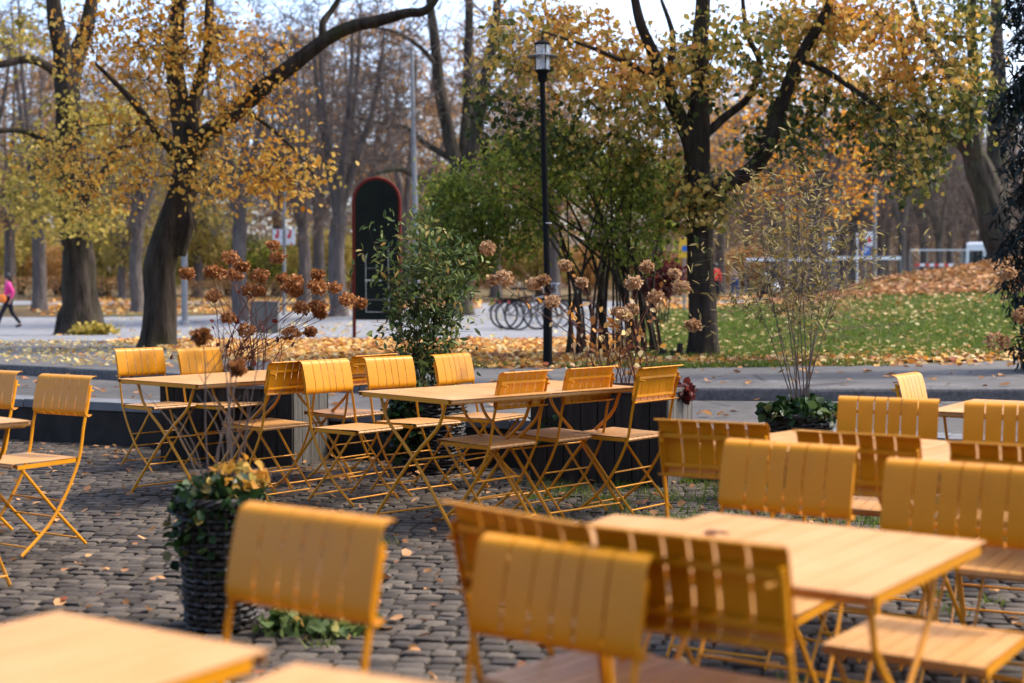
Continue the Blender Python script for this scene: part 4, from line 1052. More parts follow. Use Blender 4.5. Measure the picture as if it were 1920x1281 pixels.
# ------------------------------------------------------------------ background trees: prototypes then copies
def proto_tree(seed, h, crown, nl, bare, leafmat, leafsize, lk, tw=.011, narrow=1.0, sub=3):
    random.seed(seed); T = Tree((0, 0, 0)); ht = h * .28
    T.limb([(0, 0, -.3), (0, 0, .3), (random.uniform(-.1, .1), 0, ht * .6), (random.uniform(-.15, .15), 0, ht)], [.42, .3, .26, .25])
    for i in range(nl):
        a = 2 * math.pi * i / nl + random.uniform(-.4, .4); rr = crown * random.uniform(.25, .6) * narrow; zt = h * random.uniform(.72, .95)
        T.limb([(0, 0, ht * .93), (math.cos(a) * rr * .35, math.sin(a) * rr * .35, ht + (zt - ht) * .28), (math.cos(a) * rr * .8, math.sin(a) * rr * .8, ht + (zt - ht) * .62), (math.cos(a) * rr, math.sin(a) * rr, zt)], [.16, .13, .08, .03])
    tg = []
    while len(tg) < bare:
        x, y, z = random.uniform(-1, 1), random.uniform(-1, 1), random.uniform(-1, 1); q = x * x + y * y + z * z
        if q < 1 and q > .08: tg.append((x * crown * narrow, y * crown * narrow, h * .62 + z * h * .40))
    T.grow(tg, lk, .35, sub=sub, twr=tw, seg=.8, subl=.9)
    return T
PR = []
def mkproto(*a, **k):
    name = k.pop('name'); bark = k.pop('bark'); twm = k.pop('twm', 'twig'); T = proto_tree(*a, **k)
    lm = a[5]; return T.build(name, 'x', 'tree', bark, twm, [(lm, a[6], None)] if lm else None)
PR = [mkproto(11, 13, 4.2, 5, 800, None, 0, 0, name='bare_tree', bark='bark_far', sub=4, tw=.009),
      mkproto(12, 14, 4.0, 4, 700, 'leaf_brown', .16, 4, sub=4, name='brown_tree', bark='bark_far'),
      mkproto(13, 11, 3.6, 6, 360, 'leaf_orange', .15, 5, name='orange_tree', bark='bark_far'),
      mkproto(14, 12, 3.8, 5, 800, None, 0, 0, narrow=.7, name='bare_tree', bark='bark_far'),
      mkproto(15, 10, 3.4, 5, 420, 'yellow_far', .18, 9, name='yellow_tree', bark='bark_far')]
up = [False] * 5
KN = ['bare grey brown tree', 'tree with sparse pale brown leaves', 'bright orange leaved tree', 'narrow bare dark tree', 'yellow olive leaved tree']
spots = [  # px, D, proto, scale, where
 (635, 47, 3, 1.0, 'just left of the green board'), (450, 46, 3, .9, 'behind the rust hydrangea'), (570, 62, 3, 1.0, 'right of the sign pole with banners'), (598, 66, 0, 1.0, 'between banners and board'),
 (75, 58, 0, 1.0, 'behind the hedge beside the walking woman'), (258, 56, 3, .9, 'between the two large left trunks'), (20, 78, 1, 1.1, 'at the far left edge'), (-60, 60, 0, 1.1, 'beyond the left frame edge'),
 (190, 84, 1, 1.1, 'far behind the thick left trunk'), (370, 82, 4, 1.0, 'far behind the leaning amber tree'), (520, 90, 1, 1.2, 'far behind the banners'), (690, 78, 1, 1.2, 'far behind the green board'),
 (760, 66, 0, 1.0, 'right behind the tall grey pole'), (930, 84, 1, 1.15, 'far behind the large bare tree'), (1040, 74, 1, 1.0, 'far behind the lamp head'), (1130, 92, 0, .9, 'far behind the green shrub'),
 (820, 100, 1, 1.0, 'in the distance left of the large bare tree'), (300, 112, 1, 1.3, 'in the distance between the left trunks'),
 (1230, 80, 1, 1.0, 'far behind the slim dark trunk on its left'), (1350, 92, 0, 1.1, 'far behind the path with walkers'), (1530, 44, 2, .86, 'glowing behind the slim tree right of its trunk'), 
 (1450, 100, 3, 1.1, 'beyond the white railing left end'), (1540, 96, 0, 1.1, 'beyond the white railing'), (1600, 84, 3, .95, 'behind the parking sign'), (1650, 100, 0, 1.0, 'right of the parking sign'), (1730, 92, 3, 1.0, 'behind the red and white barrier'),
 (1780, 108, 0, 1.1, 'far behind the barrier'), (1700, 118, 3, 1.3, 'in the right distance'), (1840, 100, 0, 1.1, 'behind the white van'), (1930, 90, 3, 1.1, 'behind the mound at the right edge'), (1580, 122, 0, 1.3, 'in the distance beyond the signs'), (1400, 124, 1, 1.2, 'in the distance beyond the walkers'), (1490, 78, 0, .8, 'just left of the white sign with the blue disc'), (1690, 82, 0, .85, 'left of the mesh fence panel'), (1760, 84, 3, .8, 'behind the mesh fence panel'), (1560, 108, 3, 1.0, 'far beyond the white sign with the blue disc'), (1660, 112, 0, 1.1, 'far beyond the grey pole'), (1810, 116, 3, 1.1, 'far beyond the white van'), (1330, 84, 0, .8, 'beyond the red jacket walker'),
 (1000, 118, 0, 1.3, 'in the distance behind the lamp post'), (110, 112, 0, 1.3, 'in the left distance'), (-30, 100, 4, 1.1, 'in the far left distance'), (740, 120, 4, 1.0, 'low in the distance right of the board'), (230, 74, 4, .75, 'behind the hedge between the left trunks')]
for i, (px, D, k, sc, wh) in enumerate(spots):
    o = PR[k] if not up[k] else copy_tree(PR[k]); up[k] = True
    o.location = at(px, D); o.rotation_euler = (0, 0, i * 1.37); o.scale = (sc, sc, sc * (1 + .05 * math.sin(i * 2.1)))
    tag(o, KN[k] + ' ' + wh, 'tree', 'park trees beyond the plaza')
# bushes behind the hedge
def proto_bush(seed, h, r, n, mat, size, lk):
    random.seed(seed); T = Tree((0, 0, 0))
    for i in range(12):
        a = random.uniform(0, 6.28); q = r * random.uniform(.2, .7); T.limb([(math.cos(a) * .15, math.sin(a) * .15, -.1), (math.cos(a) * q * .6, math.sin(a) * q * .6, h * .5), (math.cos(a) * q, math.sin(a) * q, h * .85)], [.04, .025, .008], 3)
    tg = []
    while len(tg) < n:
        x, y, z = random.uniform(-1, 1), random.uniform(-1, 1), random.uniform(-1, 1)
        if x * x + y * y + z * z < 1: tg.append((x * r, y * r, h * .55 + z * h * .45))
    T.grow(tg, lk, .25, sub=2, twr=.006, seg=.5, subl=.4)
    return T.build('bush', 'x', 'bush', 'bark_dark', 'twig', [(mat, size, None)], trunk_name='stems')
PB = [proto_bush(21, 4.4, 2.4, 330, 'yellow_far', .15, 10), proto_bush(22, 3.6, 2.2, 300, 'leaf_green', .13, 11), proto_bush(23, 3.0, 1.9, 240, 'leaf_brown', .14, 9)]
ub = [False] * 3; BN = ['yellow olive bush', 'light green bush', 'pale brown bush']
bsp = [(-40, 88, 0, 1.1, 'at the left edge behind the hedge'), (40, 92, 0, 1.2, 'behind the woman and the hedge'), (110, 90, 2, 1.1, 'behind the thick trunk, left side'), (200, 80, 0, .9, 'between the thick trunk and the leaning trunk'), (300, 95, 1, 1.0, 'far behind the leaning trunk'),
       (375, 90, 0, 1.1, 'right of the leaning trunk'), (430, 94, 2, 1.2, 'behind the rust flowerheads, left'), (490, 88, 1, 1.1, 'below the banners, left'), (555, 92, 1, 1.0, 'below the banners, right'), (600, 86, 0, 1.0, 'left of the board'), (665, 96, 0, 1.1, 'behind the board'), (770, 92, 2, 1.2, 'behind the vine, left'),
       (840, 98, 0, 1.0, 'behind the vine, right'), (930, 96, 2, 1.1, 'beyond the bicycles'), (1010, 94, 0, 1.1, 'behind the lamp post'), (1100, 96, 2, 1.2, 'behind the shrub stems'), (1190, 90, 1, .9, 'right behind the shrub'), (1260, 98, 2, 1.0, 'left of the slim trunk in the distance'), (1400, 110, 2, 1.2, 'beyond the walkers')]
for i, (px, D, k, sc, wh) in enumerate(bsp):
    o = PB[k] if not ub[k] else copy_tree(PB[k]); ub[k] = True
    o.location = at(px, D); o.rotation_euler = (0, 0, i * 2.1); o.scale = (sc, sc, sc); tag(o, BN[k] + ' ' + wh, 'bush', 'bushes beyond the hedge')
# clipped brown hedge
random.seed(5)
def hedge(px0, px1, D, h, depth, label):
    a = at(px0, D); b = at(px1, D); root = empty('hedge', a, 0, label, 'hedge'); n = int((b - a).length * 150)
    P = []
    for i in range(n):
        t = random.random(); p = a.lerp(b, t); e = .25 * math.sin(t * 37) * .4
        P.append((p.x - a.x + random.gauss(0, .05), p.y - a.y + random.uniform(-depth / 2, depth / 2), (h + e * .4) * math.sqrt(random.random()) + random.gauss(0, .04)))
    leaf_mesh('foliage', np.array(P), .14, M['hedge'], root, aspect=.5, droop=-.5)
    st = MB()
    for i in range(int((b - a).length * 6)):
        p = a.lerp(b, random.random()) - a; st.tube([p + Vector((0, 0, -.1)), p + Vector((random.gauss(0, .12), random.gauss(0, .2), h * .95))], .014, 3, cap=False)
    st.build('stems', M['twig'], root)
hedge(-200, 330, 76, 1.15, 1.6, 'low brown hedge along the path on the left')
hedge(340, 660, 78, 1.0, 1.4, 'low orange brown hedge behind the bin and hydrangea')
# far wood closing the horizon: twig haze of many far tree crowns
P = []
for i in range(60000):
    u = random.uniform(-.62, .62) if random.random() < .6 else random.uniform(.1, .5); D = random.uniform(135, 240); x = u * D
    top = (10 if u < .13 else 15) + 3 * math.sin(x * .09 + D * .05) + 3 * math.sin(x * .31 + 1) + D * .02
    P.append((x, D, .5 + top * random.random() ** 1.3))
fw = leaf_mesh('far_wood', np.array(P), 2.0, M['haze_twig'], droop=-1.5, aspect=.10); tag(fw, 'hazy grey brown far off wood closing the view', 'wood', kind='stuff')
random.seed(99)
# ------------------------------------------------------------------ street furniture
# lamp post
p = at(1027, 15.4); s_ = 2666.67 / 15.4; zt = W(1017, 75, 15.4).z - p.z
root = empty('street_lamp', p, 0, 'tall black park lamp with a glass cylinder head in front of the green shrub', 'street lamp')
lx = W(1017, 75, 15.4).x - p.x
m = MB(); m.tube([(0, 0, -.05), (0, 0, .62), (.003, 0, .66), (lx * .6, 0, zt * .6), (lx, 0, zt - .44)], [.052, .048, .036, .033, .028], 14); m.lathe([(.07, -.02), (.07, .03), (.05, .06)], 14); m.build('post', M['lamp_black'], root, smooth=True)
c = (lx, 0, zt)
m = MB(); m.lathe([(.028, -.46), (.05, -.43), (.055, -.36), (.075, -.345), (.078, -.325), (.02, -.32)], 18, c); m.build('collar', M['lamp_black'], root, smooth=True)
m = MB(); m.lathe([(.078, -.318), (.082, -.06)], 18, c); m.build('glass', M['glass'], root, smooth=True)
m = MB(); m.lathe([(.016, -.31), (.016, -.1)], 10, c); m.build('bulb', M['white'], root, smooth=True)
m = MB(); m.lathe([(.085, -.17), (.17, -.185), (.172, -.178), (.09, -.152), (.085, -.152)], 28, c, cap=False); m.build('lamp_shade', M['pole_grey'], root, smooth=True)
m = MB(); m.lathe([(.088, -.057), (.09, -.04), (.05, -.012), (.018, 0), (.014, .03), (.002, .038)], 18, c)
for k in range(4):
    a = k * math.pi / 2 + .4; m.bar((lx + .083 * math.cos(a), .083 * math.sin(a), zt - .33), (lx + .086 * math.cos(a), .086 * math.sin(a), zt - .05), .008, .008)
m.build('cap', M['lamp_black'], root, smooth=True)
for z in (1.55,): 
    m = MB(); m.torus((0.0, 0, z), .037, .006, 'z', 16, 6); m.build('band', M['white_line'], root)

# arched board
D = 25.2; p = at(707, D); sc = D / 2666.67; wb_ = 84 * sc; zt = W(707, 336, D).z - p.z; zb = W(707, 600, D).z - p.z; r = wb_ / 2
root = empty('arched_board', p, R(-4), 'tall dark green board with a rounded top in a red frame on two legs', 'notice board')
def arch(rr, n=18): return [(rr * math.cos(a), rr * math.sin(a)) for a in np.linspace(0, math.pi, n)]
zc = zt - r
pts = [(-r, zb)] + [(x, zc + z) for x, z in arch(r)][::-1] + [(r, zb)]
m = MB(); n = len(pts)
for y in (-.02, .02): m.v += [Vector((x, y, z)) for x, z in pts]
m.f.append(tuple(range(n))[::-1]); m.f.append(tuple(range(n, 2 * n)))
for i in range(n): m.f.append((i, (i + 1) % n, n + (i + 1) % n, n + i))
m.build('panel', M['board_green'], root)
m = MB(); fr = [(-r - .012, -.05)] + [(x * (r + .012) / r, zc + z * (r + .012) / r) for x, z in arch(r)][::-1] + [(r + .012, -.05)]
path = [Vector((x, 0, z)) for x, z in fr]
m.tube([path[0], Vector((path[0].x, 0, zb)), *path[1:-1], Vector((path[-1].x, 0, zb)), path[-1]], .034, 8)
m.build('frame', M['red_paint'], root, smooth=True)
m = MB()
def ln(x0, y0, x1, y1, th=.009):
    a = Vector(((x0 - 707) * sc, -.026, W(707, y0, D).z - p.z)); b = Vector(((x1 - 707) * sc, -.026, W(707, y1, D).z - p.z)); m.bar(a, b, th, .004, Vector((0, 1, 0)))
ln(686, 478, 687, 585, .008); ln(729, 466, 730, 585); ln(686, 585, 730, 585); ln(718, 466, 729, 466, .008); ln(685, 525.5, 716, 526, .02); ln(688, 503, 714, 503, .004); ln(690, 562, 728, 562, .004)
m.build('white_lines', M['white_line'], root)  # thin off-white strokes on the board panel

# litter bin
p = at(497, 30.5); root = empty('litter_bin', p, .1, 'weathered grey square litter bin on the plaza behind the hydrangea', 'bin')
m = MB(); hh = .66
for sx, sy, L in ((1, 0, 0), (-1, 0, 0), (0, 1, 0), (0, -1, 0)):
    for k in range(5):
        o_ = -.26 + k * .104
        if sx: m.box(sx * .275 - .012, sx * .275 + .012, o_ + .004, o_ + .1, .0, hh)
        else: m.box(o_ + .004, o_ + .1, sy * .275 - .012, sy * .275 + .012, .0, hh)
m.build('slat_sides', M['bin_grey'], root, bevel=.003)
m = MB(); m.box(-.255, .255, -.255, .255, .03, hh - .12); m.build('liner', M['lamp_black'], root)
m = MB(); m.box(-.30, .30, -.30, -.19, hh + .001, hh + .03); m.box(-.30, .30, .19, .30, hh + .001, hh + .03); m.box(-.30, -.19, -.188, .188, hh + .001, hh + .029); m.box(.19, .30, -.188, .188, hh + .001, hh + .029); m.build('rim', M['bin_grey'], root, bevel=.003)

def pole(name, px, D, ytop, r0, r1, mat, label, cat='pole', group=None, ybase=None, x2=None):
    p = at(px, D); t = W(x2 or px, ytop, D); root = empty(name, p, 0, label, cat, group)
    m = MB(); m.tube([(0, 0, -.1), ((t.x - p.x) * .5, 0, (t.z - p.z) * .5), (t.x - p.x, 0, t.z - p.z)], [r0, (r0 + r1) / 2, r1], 10); m.build('post', M[mat], root, smooth=True)
    b_ = MB(); b_.lathe([(r0 * 1.6, -.03), (r0 * 1.6, .08), (r0 * 1.15, .14)], 12); b_.build('foot', M[mat], root, smooth=True)
    c_ = MB(); c_.lathe([(r1 * 1.2, 0), (r1 * 1.2, .05), (.002, .09)], 10, (t.x - p.x, 0, t.z - p.z - .02)); c_.build('top_cap', M[mat], root, smooth=True)
    return root, p
pole('flag_pole', 783, 44, 90, .11, .055, 'pole_grey', 'tall grey pole standing right of the green board', x2=772)
pole('pole', 346, 44, 440, .10, .09, 'pole_grey', 'pale grey pole right beside the leaning trunk')
pole('pole', 1475, 52, 270, .07, .05, 'pole_rust', 'brown pole rising behind the wispy shrub')
pole('pole', 1640, 60, 352, .09, .07, 'pole_grey', 'grey pole right of the parking sign')
root, p = pole('banner_pole', 533, 50, 345, .055, .05, 'pole_grey', 'thin pale pole carrying two white banners with red marks')
sc = 50 / 2666.67
for sx in (-1, 1):
    cx = sx * 11.5 * sc; z0 = W(533, 459, 50).z - p.z; z1 = W(533, 430, 50).z - p.z
    m = MB(); m.box(cx - 9.5 * sc, cx + 9.5 * sc, -.012, .012, z0, z1); b_ = m.build('banner', M['white'], root)
    k = MB(); y = -.016; zc = z1 - .02
    k.box(cx - .03, cx + .05, y - .003, y, zc - .22, zc); k.box(cx - .09, cx + .03, y - .0031, y - .0001, zc - .30, zc - .17); k.box(cx + .02, cx + .09, y - .0032, y - .0002, z0 + .0, z0 + .07)
    k.build('red_mark', M['red_sign'], b_)
    k = MB(); k.bar((0, 0, z1 - .03), (cx + sx * .15, 0, z1 - .03), .02, .02); k.bar((0, 0, z0 + .03), (cx + sx * .15, 0, z0 + .03), .02, .02); k.build('bracket', M['pole_grey'], b_)

# traffic signs on the far right
def text_mesh(txt, size, mat, parent, loc, name='lettering'):
    cu = bpy.data.curves.new(name, 'FONT'); cu.body = txt; cu.size = size; cu.align_x = 'CENTER'; cu.align_y = 'CENTER'; cu.extrude = .004
    to = bpy.data.objects.new('tmp', cu); COL.objects.link(to); bpy.context.view_layer.update()
    me = bpy.data.meshes.new_from_object(to.evaluated_get(bpy.context.evaluated_depsgraph_get())); bpy.data.objects.remove(to)
    me.materials.clear(); me.materials.append(mat); o = bpy.data.objects.new(name, me); COL.objects.link(o); o.parent = parent; o.location = loc; o.rotation_euler = (R(90), 0, 0); return o
D = 70; sc = D / 2666.67
root, p = pole('sign_post', 1607, D, 440, .04, .035, 'white', 'white post beside the blue parking sign')
root, p = pole('parking_sign', 1622, D, 432, .035, .035, 'pole_grey', 'blue parking sign with a white letter under a white square sign with a red figure', 'sign')
z = W(1622, 471, D).z - p.z; m = MB(); m.box(-.22, .22, -.06, -.04, z - .22, z + .22); sg = m.build('sign_plate', M['blue_sign'], root, bevel=.01); text_mesh('P', .42, M['white'], sg, (0, -.064, z))
z = W(1628, 448, D).z - p.z; x = 6 * sc; m = MB(); m.box(x - .22, x + .22, -.06, -.04, z - .33, z + .33); sg = m.build('warning_plate', M['white'], root, bevel=.01)
m = MB(); m.v += [Vector((x - .13, -.066, z - .18)), Vector((x + .13, -.066, z - .18)), Vector((x + .09, -.066, z + .02)), Vector((x, -.066, z + .2)), Vector((x - .09, -.066, z + .02))]; m.f.append((0, 1, 2, 3, 4)); m.build('red_figure', M['red_sign'], sg)
root, p = pole('round_sign', 1558, D, 440, .035, .035, 'pole_grey', 'white sign with a blue disc left of the parking sign', 'sign')
z = W(1558, 457, D).z - p.z; m = MB(); m.box(-.19, .19, -.06, -.04, z - .32, z + .32); sg = m.build('sign_plate', M['white'], root, bevel=.01)
m = MB(); m.tube([(0, -.061, z), (0, -.068, z)], .12, 20); m.build('blue_disc', M['blue_sign'], sg)
root, p = pole('yellow_sign', 1283, 40, 448, .03, .03, 'pole_grey', 'orange yellow sign with a blue centre half hidden by the slim dark trunk', 'sign')
z = W(1283, 465, 40).z - p.z; m = MB(); m.box(-.17, .17, -.05, -.035, z - .28, z + .28); sg = m.build('sign_plate', M['yellow_sign'], root, bevel=.01)
m = MB(); m.tube([(0, -.052, z - .02), (0, -.058, z - .02)], .09, 18); m.build('blue_disc', M['blue_sign'], sg)

# railing
def railing(px0, px1, D, ytop, label, thick, name='railing', nbar=True):
    a = at(px0, D); b = at(px1, D); L = (b - a).length; root = empty(name, a, 0, label, 'railing'); zt = W(px0, ytop, D).z - a.z; d = b - a
    m = MB(); m.bar((0, 0, zt), (d.x, d.y, d.z + zt - d.z), .06, thick); m.build('top_rail', M['white'], root)
    m = MB(); m.bar((0, 0, .35), (d.x, d.y, .35 + d.z), .04, .04); m.build('lower_rail', M['pole_grey'], root)
    n = max(1, int(L / 2.2))
    for i in range(n + 1):
        q = d * (i / n); m = MB(); m.bar((q.x, q.y, q.z - .1), (q.x, q.y, zt - thick * .6), .06, .06); m.build('post', M['pole_grey'], root)
    if nbar:
        m = MB(); k = int(L / .28)
        for i in range(k): q = d * ((i + .5) / k); m.bar((q.x, q.y, q.z + .36), (q.x, q.y, zt - thick * .6), .018, .018)
        m.build('bars', M['pole_grey'], root)
railing(1398, 1562, 73, 487, 'thick white railing left of the signs', .16)
railing(1566, 1688, 72, 484, 'white railing behind the parking sign', .16)
railing(1706, 1802, 69, 469, 'thin grey mesh fence panel behind the barrier', .05, 'fence_panel')
railing(1804, 1850, 69, 469, 'thin grey fence panel beside the white van', .05, 'fence_panel')
a = at(1715, 66); root = empty('barrier', a, 0, 'low red and white striped barrier plank in front of the fence', 'barrier'); z = W(1715, 497, 66).z - a.z
for i in range(8):
    m = MB(); m.box(i * .22, (i + 1) * .22 - .002, -.02, .02, z - .06, z + .06); m.build('stripe', M['red_sign' if i % 2 == 0 else 'white'], root)
m = MB(); m.box(.1, .16, .022, .06, -.05, z + .1); m.box(1.55, 1.61, .022, .06, -.05, z + .1); m.build('support', M['pole_grey'], root)
a = at(1420, 68); b = at(1600, 66); m = MB(); m.bar((0, 0, .12), (b.x - a.x, b.y - a.y, .12 + b.z - a.z), .3, .3); tag(m.build('low_wall', M['concrete'], bevel=.01, loc=a), 'long low dark wall below the white railing', 'wall')

# ------------------------------------------------------------------ bicycles
def bicycle(px, D, yaw, colour, label):
    root = empty('bicycle', at(px, D), yaw, label, 'bicycle', 'bicycles parked on the plaza'); m = M[colour]; R0 = .335
    for x in (0, 1.06):
        t = MB(); t.torus((x, 0, R0), R0 - .02, .019, 'y', 30, 8); wheel = t.build('wheel', M['tyre'], root, smooth=True)
        t = MB(); t.torus((x, 0, R0), R0 - .042, .009, 'y', 30, 6); t.build('rim', M['pole_grey'], wheel, smooth=True)
        t = MB(); t.tube([(x, -.04, R0), (x, .04, R0)], .02, 8)
        for k in range(18):
            a = 2 * math.pi * k / 18; t.tube([(x, .02 * (-1) ** k, R0), (x + (R0 - .045) * math.cos(a), 0, R0 + (R0 - .045) * math.sin(a))], .0018, 3)
        t.build('spokes', M['pole_grey'], wheel)
        t = MB(); t.tube([(x + (R0 + .022) * math.cos(a), 0, R0 + (R0 + .022) * math.sin(a)) for a in np.linspace(R(20 if x else 30), R(170), 14)], .014, 5); t.build('mudguard', M['tyre'], root)
    f = MB(); bb = (.46, 0, .29); st = (.34, 0, .80); hd = (.92, 0, .82); hl = (.94, 0, .70)
    for a, b_, r_ in ((bb, st, .016), (bb, hl, .018), ((.36, 0, .70), hd, .015), ((0, 0, R0), bb, .011), ((0, 0, R0), (.36, 0, .68), .010), (hl, hd, .02)): f.tube([a, b_], r_, 8)
    f.build('frame', m, root, smooth=True)
    f = MB(); f.tube([hl, (.985, 0, .60), (1.06, 0, R0)], .014, 8); f.build('fork', m, root, smooth=True)
    f = MB(); f.tube([hd, (.90, 0, .98), (.93, 0, 1.02)], .012, 8); f.tube([(.80, -.28, 1.03), (.90, -.18, 1.04), (.94, 0, 1.02), (.90, .18, 1.04), (.80, .28, 1.03)], .012, 8); f.build('handlebar', M['steel'], root, smooth=True)
    f = MB(); f.tube([st, (.325, 0, .90)], .012, 8); f.ball((.27, 0, .925), .12, 10, 6, (1.1, .6, .28)); f.build('saddle', M['tyre'], root, smooth=True)
    f = MB(); f.torus(bb, .085, .006, 'y', 20, 5); f.tube([bb, (.52, -.06, .15)], .009, 6); f.tube([bb, (.40, .06, .43)], .009, 6); f.box(.47, .57, -.14, -.06, .135, .155); f.box(.35, .45, .06, .14, .42, .44); f.build('crank', M['steel'], root)
    f = MB(); f.box(-.2, .2, -.07, .07, .70, .712); f.bar((-.1, -.06, .70), (0, -.03, R0), .01, .01); f.bar((-.1, .06, .70), (0, .03, R0), .01, .01); f.build('rack', M['lamp_black'], root)
    f = MB(); f.box(-.235, -.215, -.04, .04, .60, .66); f.build('reflector', M['red_sign'], root)
    return root
bicycle(945, 32.6, R(12), 'lamp_black', 'black bicycle at the back of the row, left of the lamp post')
bicycle(956, 31.8, R(8), 'lamp_black', 'front black bicycle with its wheel fully in view left of the lamp post')
bicycle(972, 31.2, R(20), 'pole_grey', 'grey bicycle partly hidden by the lamp post')
bicycle(1008, 31.6, R(8), 'lamp_black', 'dark bicycle mostly behind the shrub stems')

# ------------------------------------------------------------------ vehicles
def carlike(name, p, yaw, L, Wd, secs, wheel_x, wr, paint, label, cat, extras):
    root = empty(name, p, yaw, label, cat); n = len(secs); v = []; f = []
    for (x, zb_, zm, zt_, wm, wt) in secs:
        for (y, z) in ((-wm / 2 * .97, zb_), (-wm / 2, (zb_ + zm) / 2), (-wm / 2 * .98, zm), (-wt / 2, zt_ - .05), (-wt / 2 * .86, zt_), (wt / 2 * .86, zt_), (wt / 2, zt_ - .05), (wm / 2 * .98, zm), (wm / 2, (zb_ + zm) / 2), (wm / 2 * .97, zb_)): v.append(Vector((x, y, z)))
    for i in range(n - 1):
        for k in range(10): a = i * 10 + k; b = i * 10 + (k + 1) % 10; f.append((a, b, b + 10, a + 10))
    f.append(tuple(range(10))); f.append(tuple(range((n - 1) * 10, n * 10))[::-1])
    o = link_mesh('body', v, f, M[paint], root, True); o.data.set_sharp_from_angle(angle=R(38))
    for x in wheel_x:
        for y in (-Wd / 2 + .1, Wd / 2 - .1):
            t = MB(); t.torus((x, y, wr), wr * .72, wr * .28, 'y', 22, 8); w_ = t.build('wheel', M['tyre'], root, smooth=True)
            t = MB(); t.tube([(x, y - .06, wr), (x, y + .06, wr)], wr * .55, 16); t.build('rim', M['steel'], w_, smooth=True)
    for (nm, mt, b) in extras: q = MB(); q.box(*b); q.build(nm, M[mt], root, bevel=.015)
    return root
p = at(1775, 62); p.z = W(1775, 496, 62).z - 1.45
carlike('parked_car', at(1768, 60) - Vector((0, 0, .35)), R(8), 4.2, 1.75, [(-2.1, .35, .7, .8, 1.55, 1.4), (-1.95, .25, .85, .95, 1.7, 1.5), (-1.5, .22, .92, 1.2, 1.74, 1.35), (-.9, .22, .95, 1.42, 1.75, 1.2), (.3, .22, .95, 1.45, 1.75, 1.2), (.95, .22, .93, 1.05, 1.75, 1.4), (1.8, .25, .80, .88, 1.68, 1.4), (2.1, .35, .62, .68, 1.5, 1.3)], (-1.3, 1.35), .31, 'white',
        'white car roof showing just over the crest of the mound', 'car', [('window', 'car_glass', (-1.3, .6, -.80, -.70, 1.0, 1.3)), ('window', 'car_glass', (-1.3, .6, .70, .80, 1.0, 1.3)), ('rear_light', 'red_sign', (-2.12, -2.0, -.7, -.5, .6, .75)), ('rear_light', 'red_sign', (-2.12, -2.0, .5, .7, .6, .75)), ('number_plate', 'white', (-2.13, -2.05, -.25, .25, .48, .60))])
gz = at(1828, 74)
carlike('white_van', gz + Vector((1.35, 2.6, -.1)), R(71), 5.2, 2.0, [(-2.6, .35, 1.3, 2.55, 1.9, 1.75), (-2.5, .3, 1.35, 2.65, 2.0, 1.8), (1.2, .3, 1.35, 2.65, 2.0, 1.8), (1.7, .3, 1.2, 2.0, 2.0, 1.7), (2.3, .3, .9, 1.15, 1.95, 1.6), (2.6, .4, .7, .85, 1.8, 1.5)], (-1.7, 1.75), .35, 'white',
        'white van seen from the rear with red lights beside the mound tree', 'van', [('rear_window', 'car_glass', (-2.63, -2.5, -.75, -.08, 1.5, 2.25)), ('rear_window', 'car_glass', (-2.63, -2.5, .08, .75, 1.5, 2.25)), ('rear_light', 'red_sign', (-2.64, -2.5, -.98, -.82, 1.0, 1.5)), ('rear_light', 'red_sign', (-2.64, -2.5, .82, .98, 1.0, 1.5)), ('red_panel', 'red_sign', (-2.645, -2.52, -.35, .5, 1.15, 1.42)), ('number_plate', 'yellow_sign', (-2.64, -2.5, -.28, .28, .55, .70))])

# ------------------------------------------------------------------ people
def skinned(name, verts, edges, rad, mat, parent, sub=2):
    me = bpy.data.meshes.new(name); me.from_pydata([tuple(v) for v in verts], edges, []); ob = bpy.data.objects.new('t', me); COL.objects.link(ob)
    md = ob.modifiers.new('s', 'SKIN'); 
    for i, r_ in enumerate(rad):
        sv = me.skin_vertices[0].data[i]; sv.radius = (r_, r_) if not hasattr(r_, '__len__') else r_; sv.use_root = (i == 0)
    md.use_smooth_shade = True; s2 = ob.modifiers.new('u', 'SUBSURF'); s2.levels = sub; s2.render_levels = sub
    bpy.context.view_layer.update()
    m2 = bpy.data.meshes.new_from_object(ob.evaluated_get(bpy.context.evaluated_depsgraph_get())); bpy.data.objects.remove(ob)
    m2.name = name; m2.materials.clear(); m2.materials.append(mat); o = bpy.data.objects.new(name, m2); COL.objects.link(o); o.parent = parent
    m2.polygons.foreach_set('use_smooth', [True] * len(m2.polygons)); return o
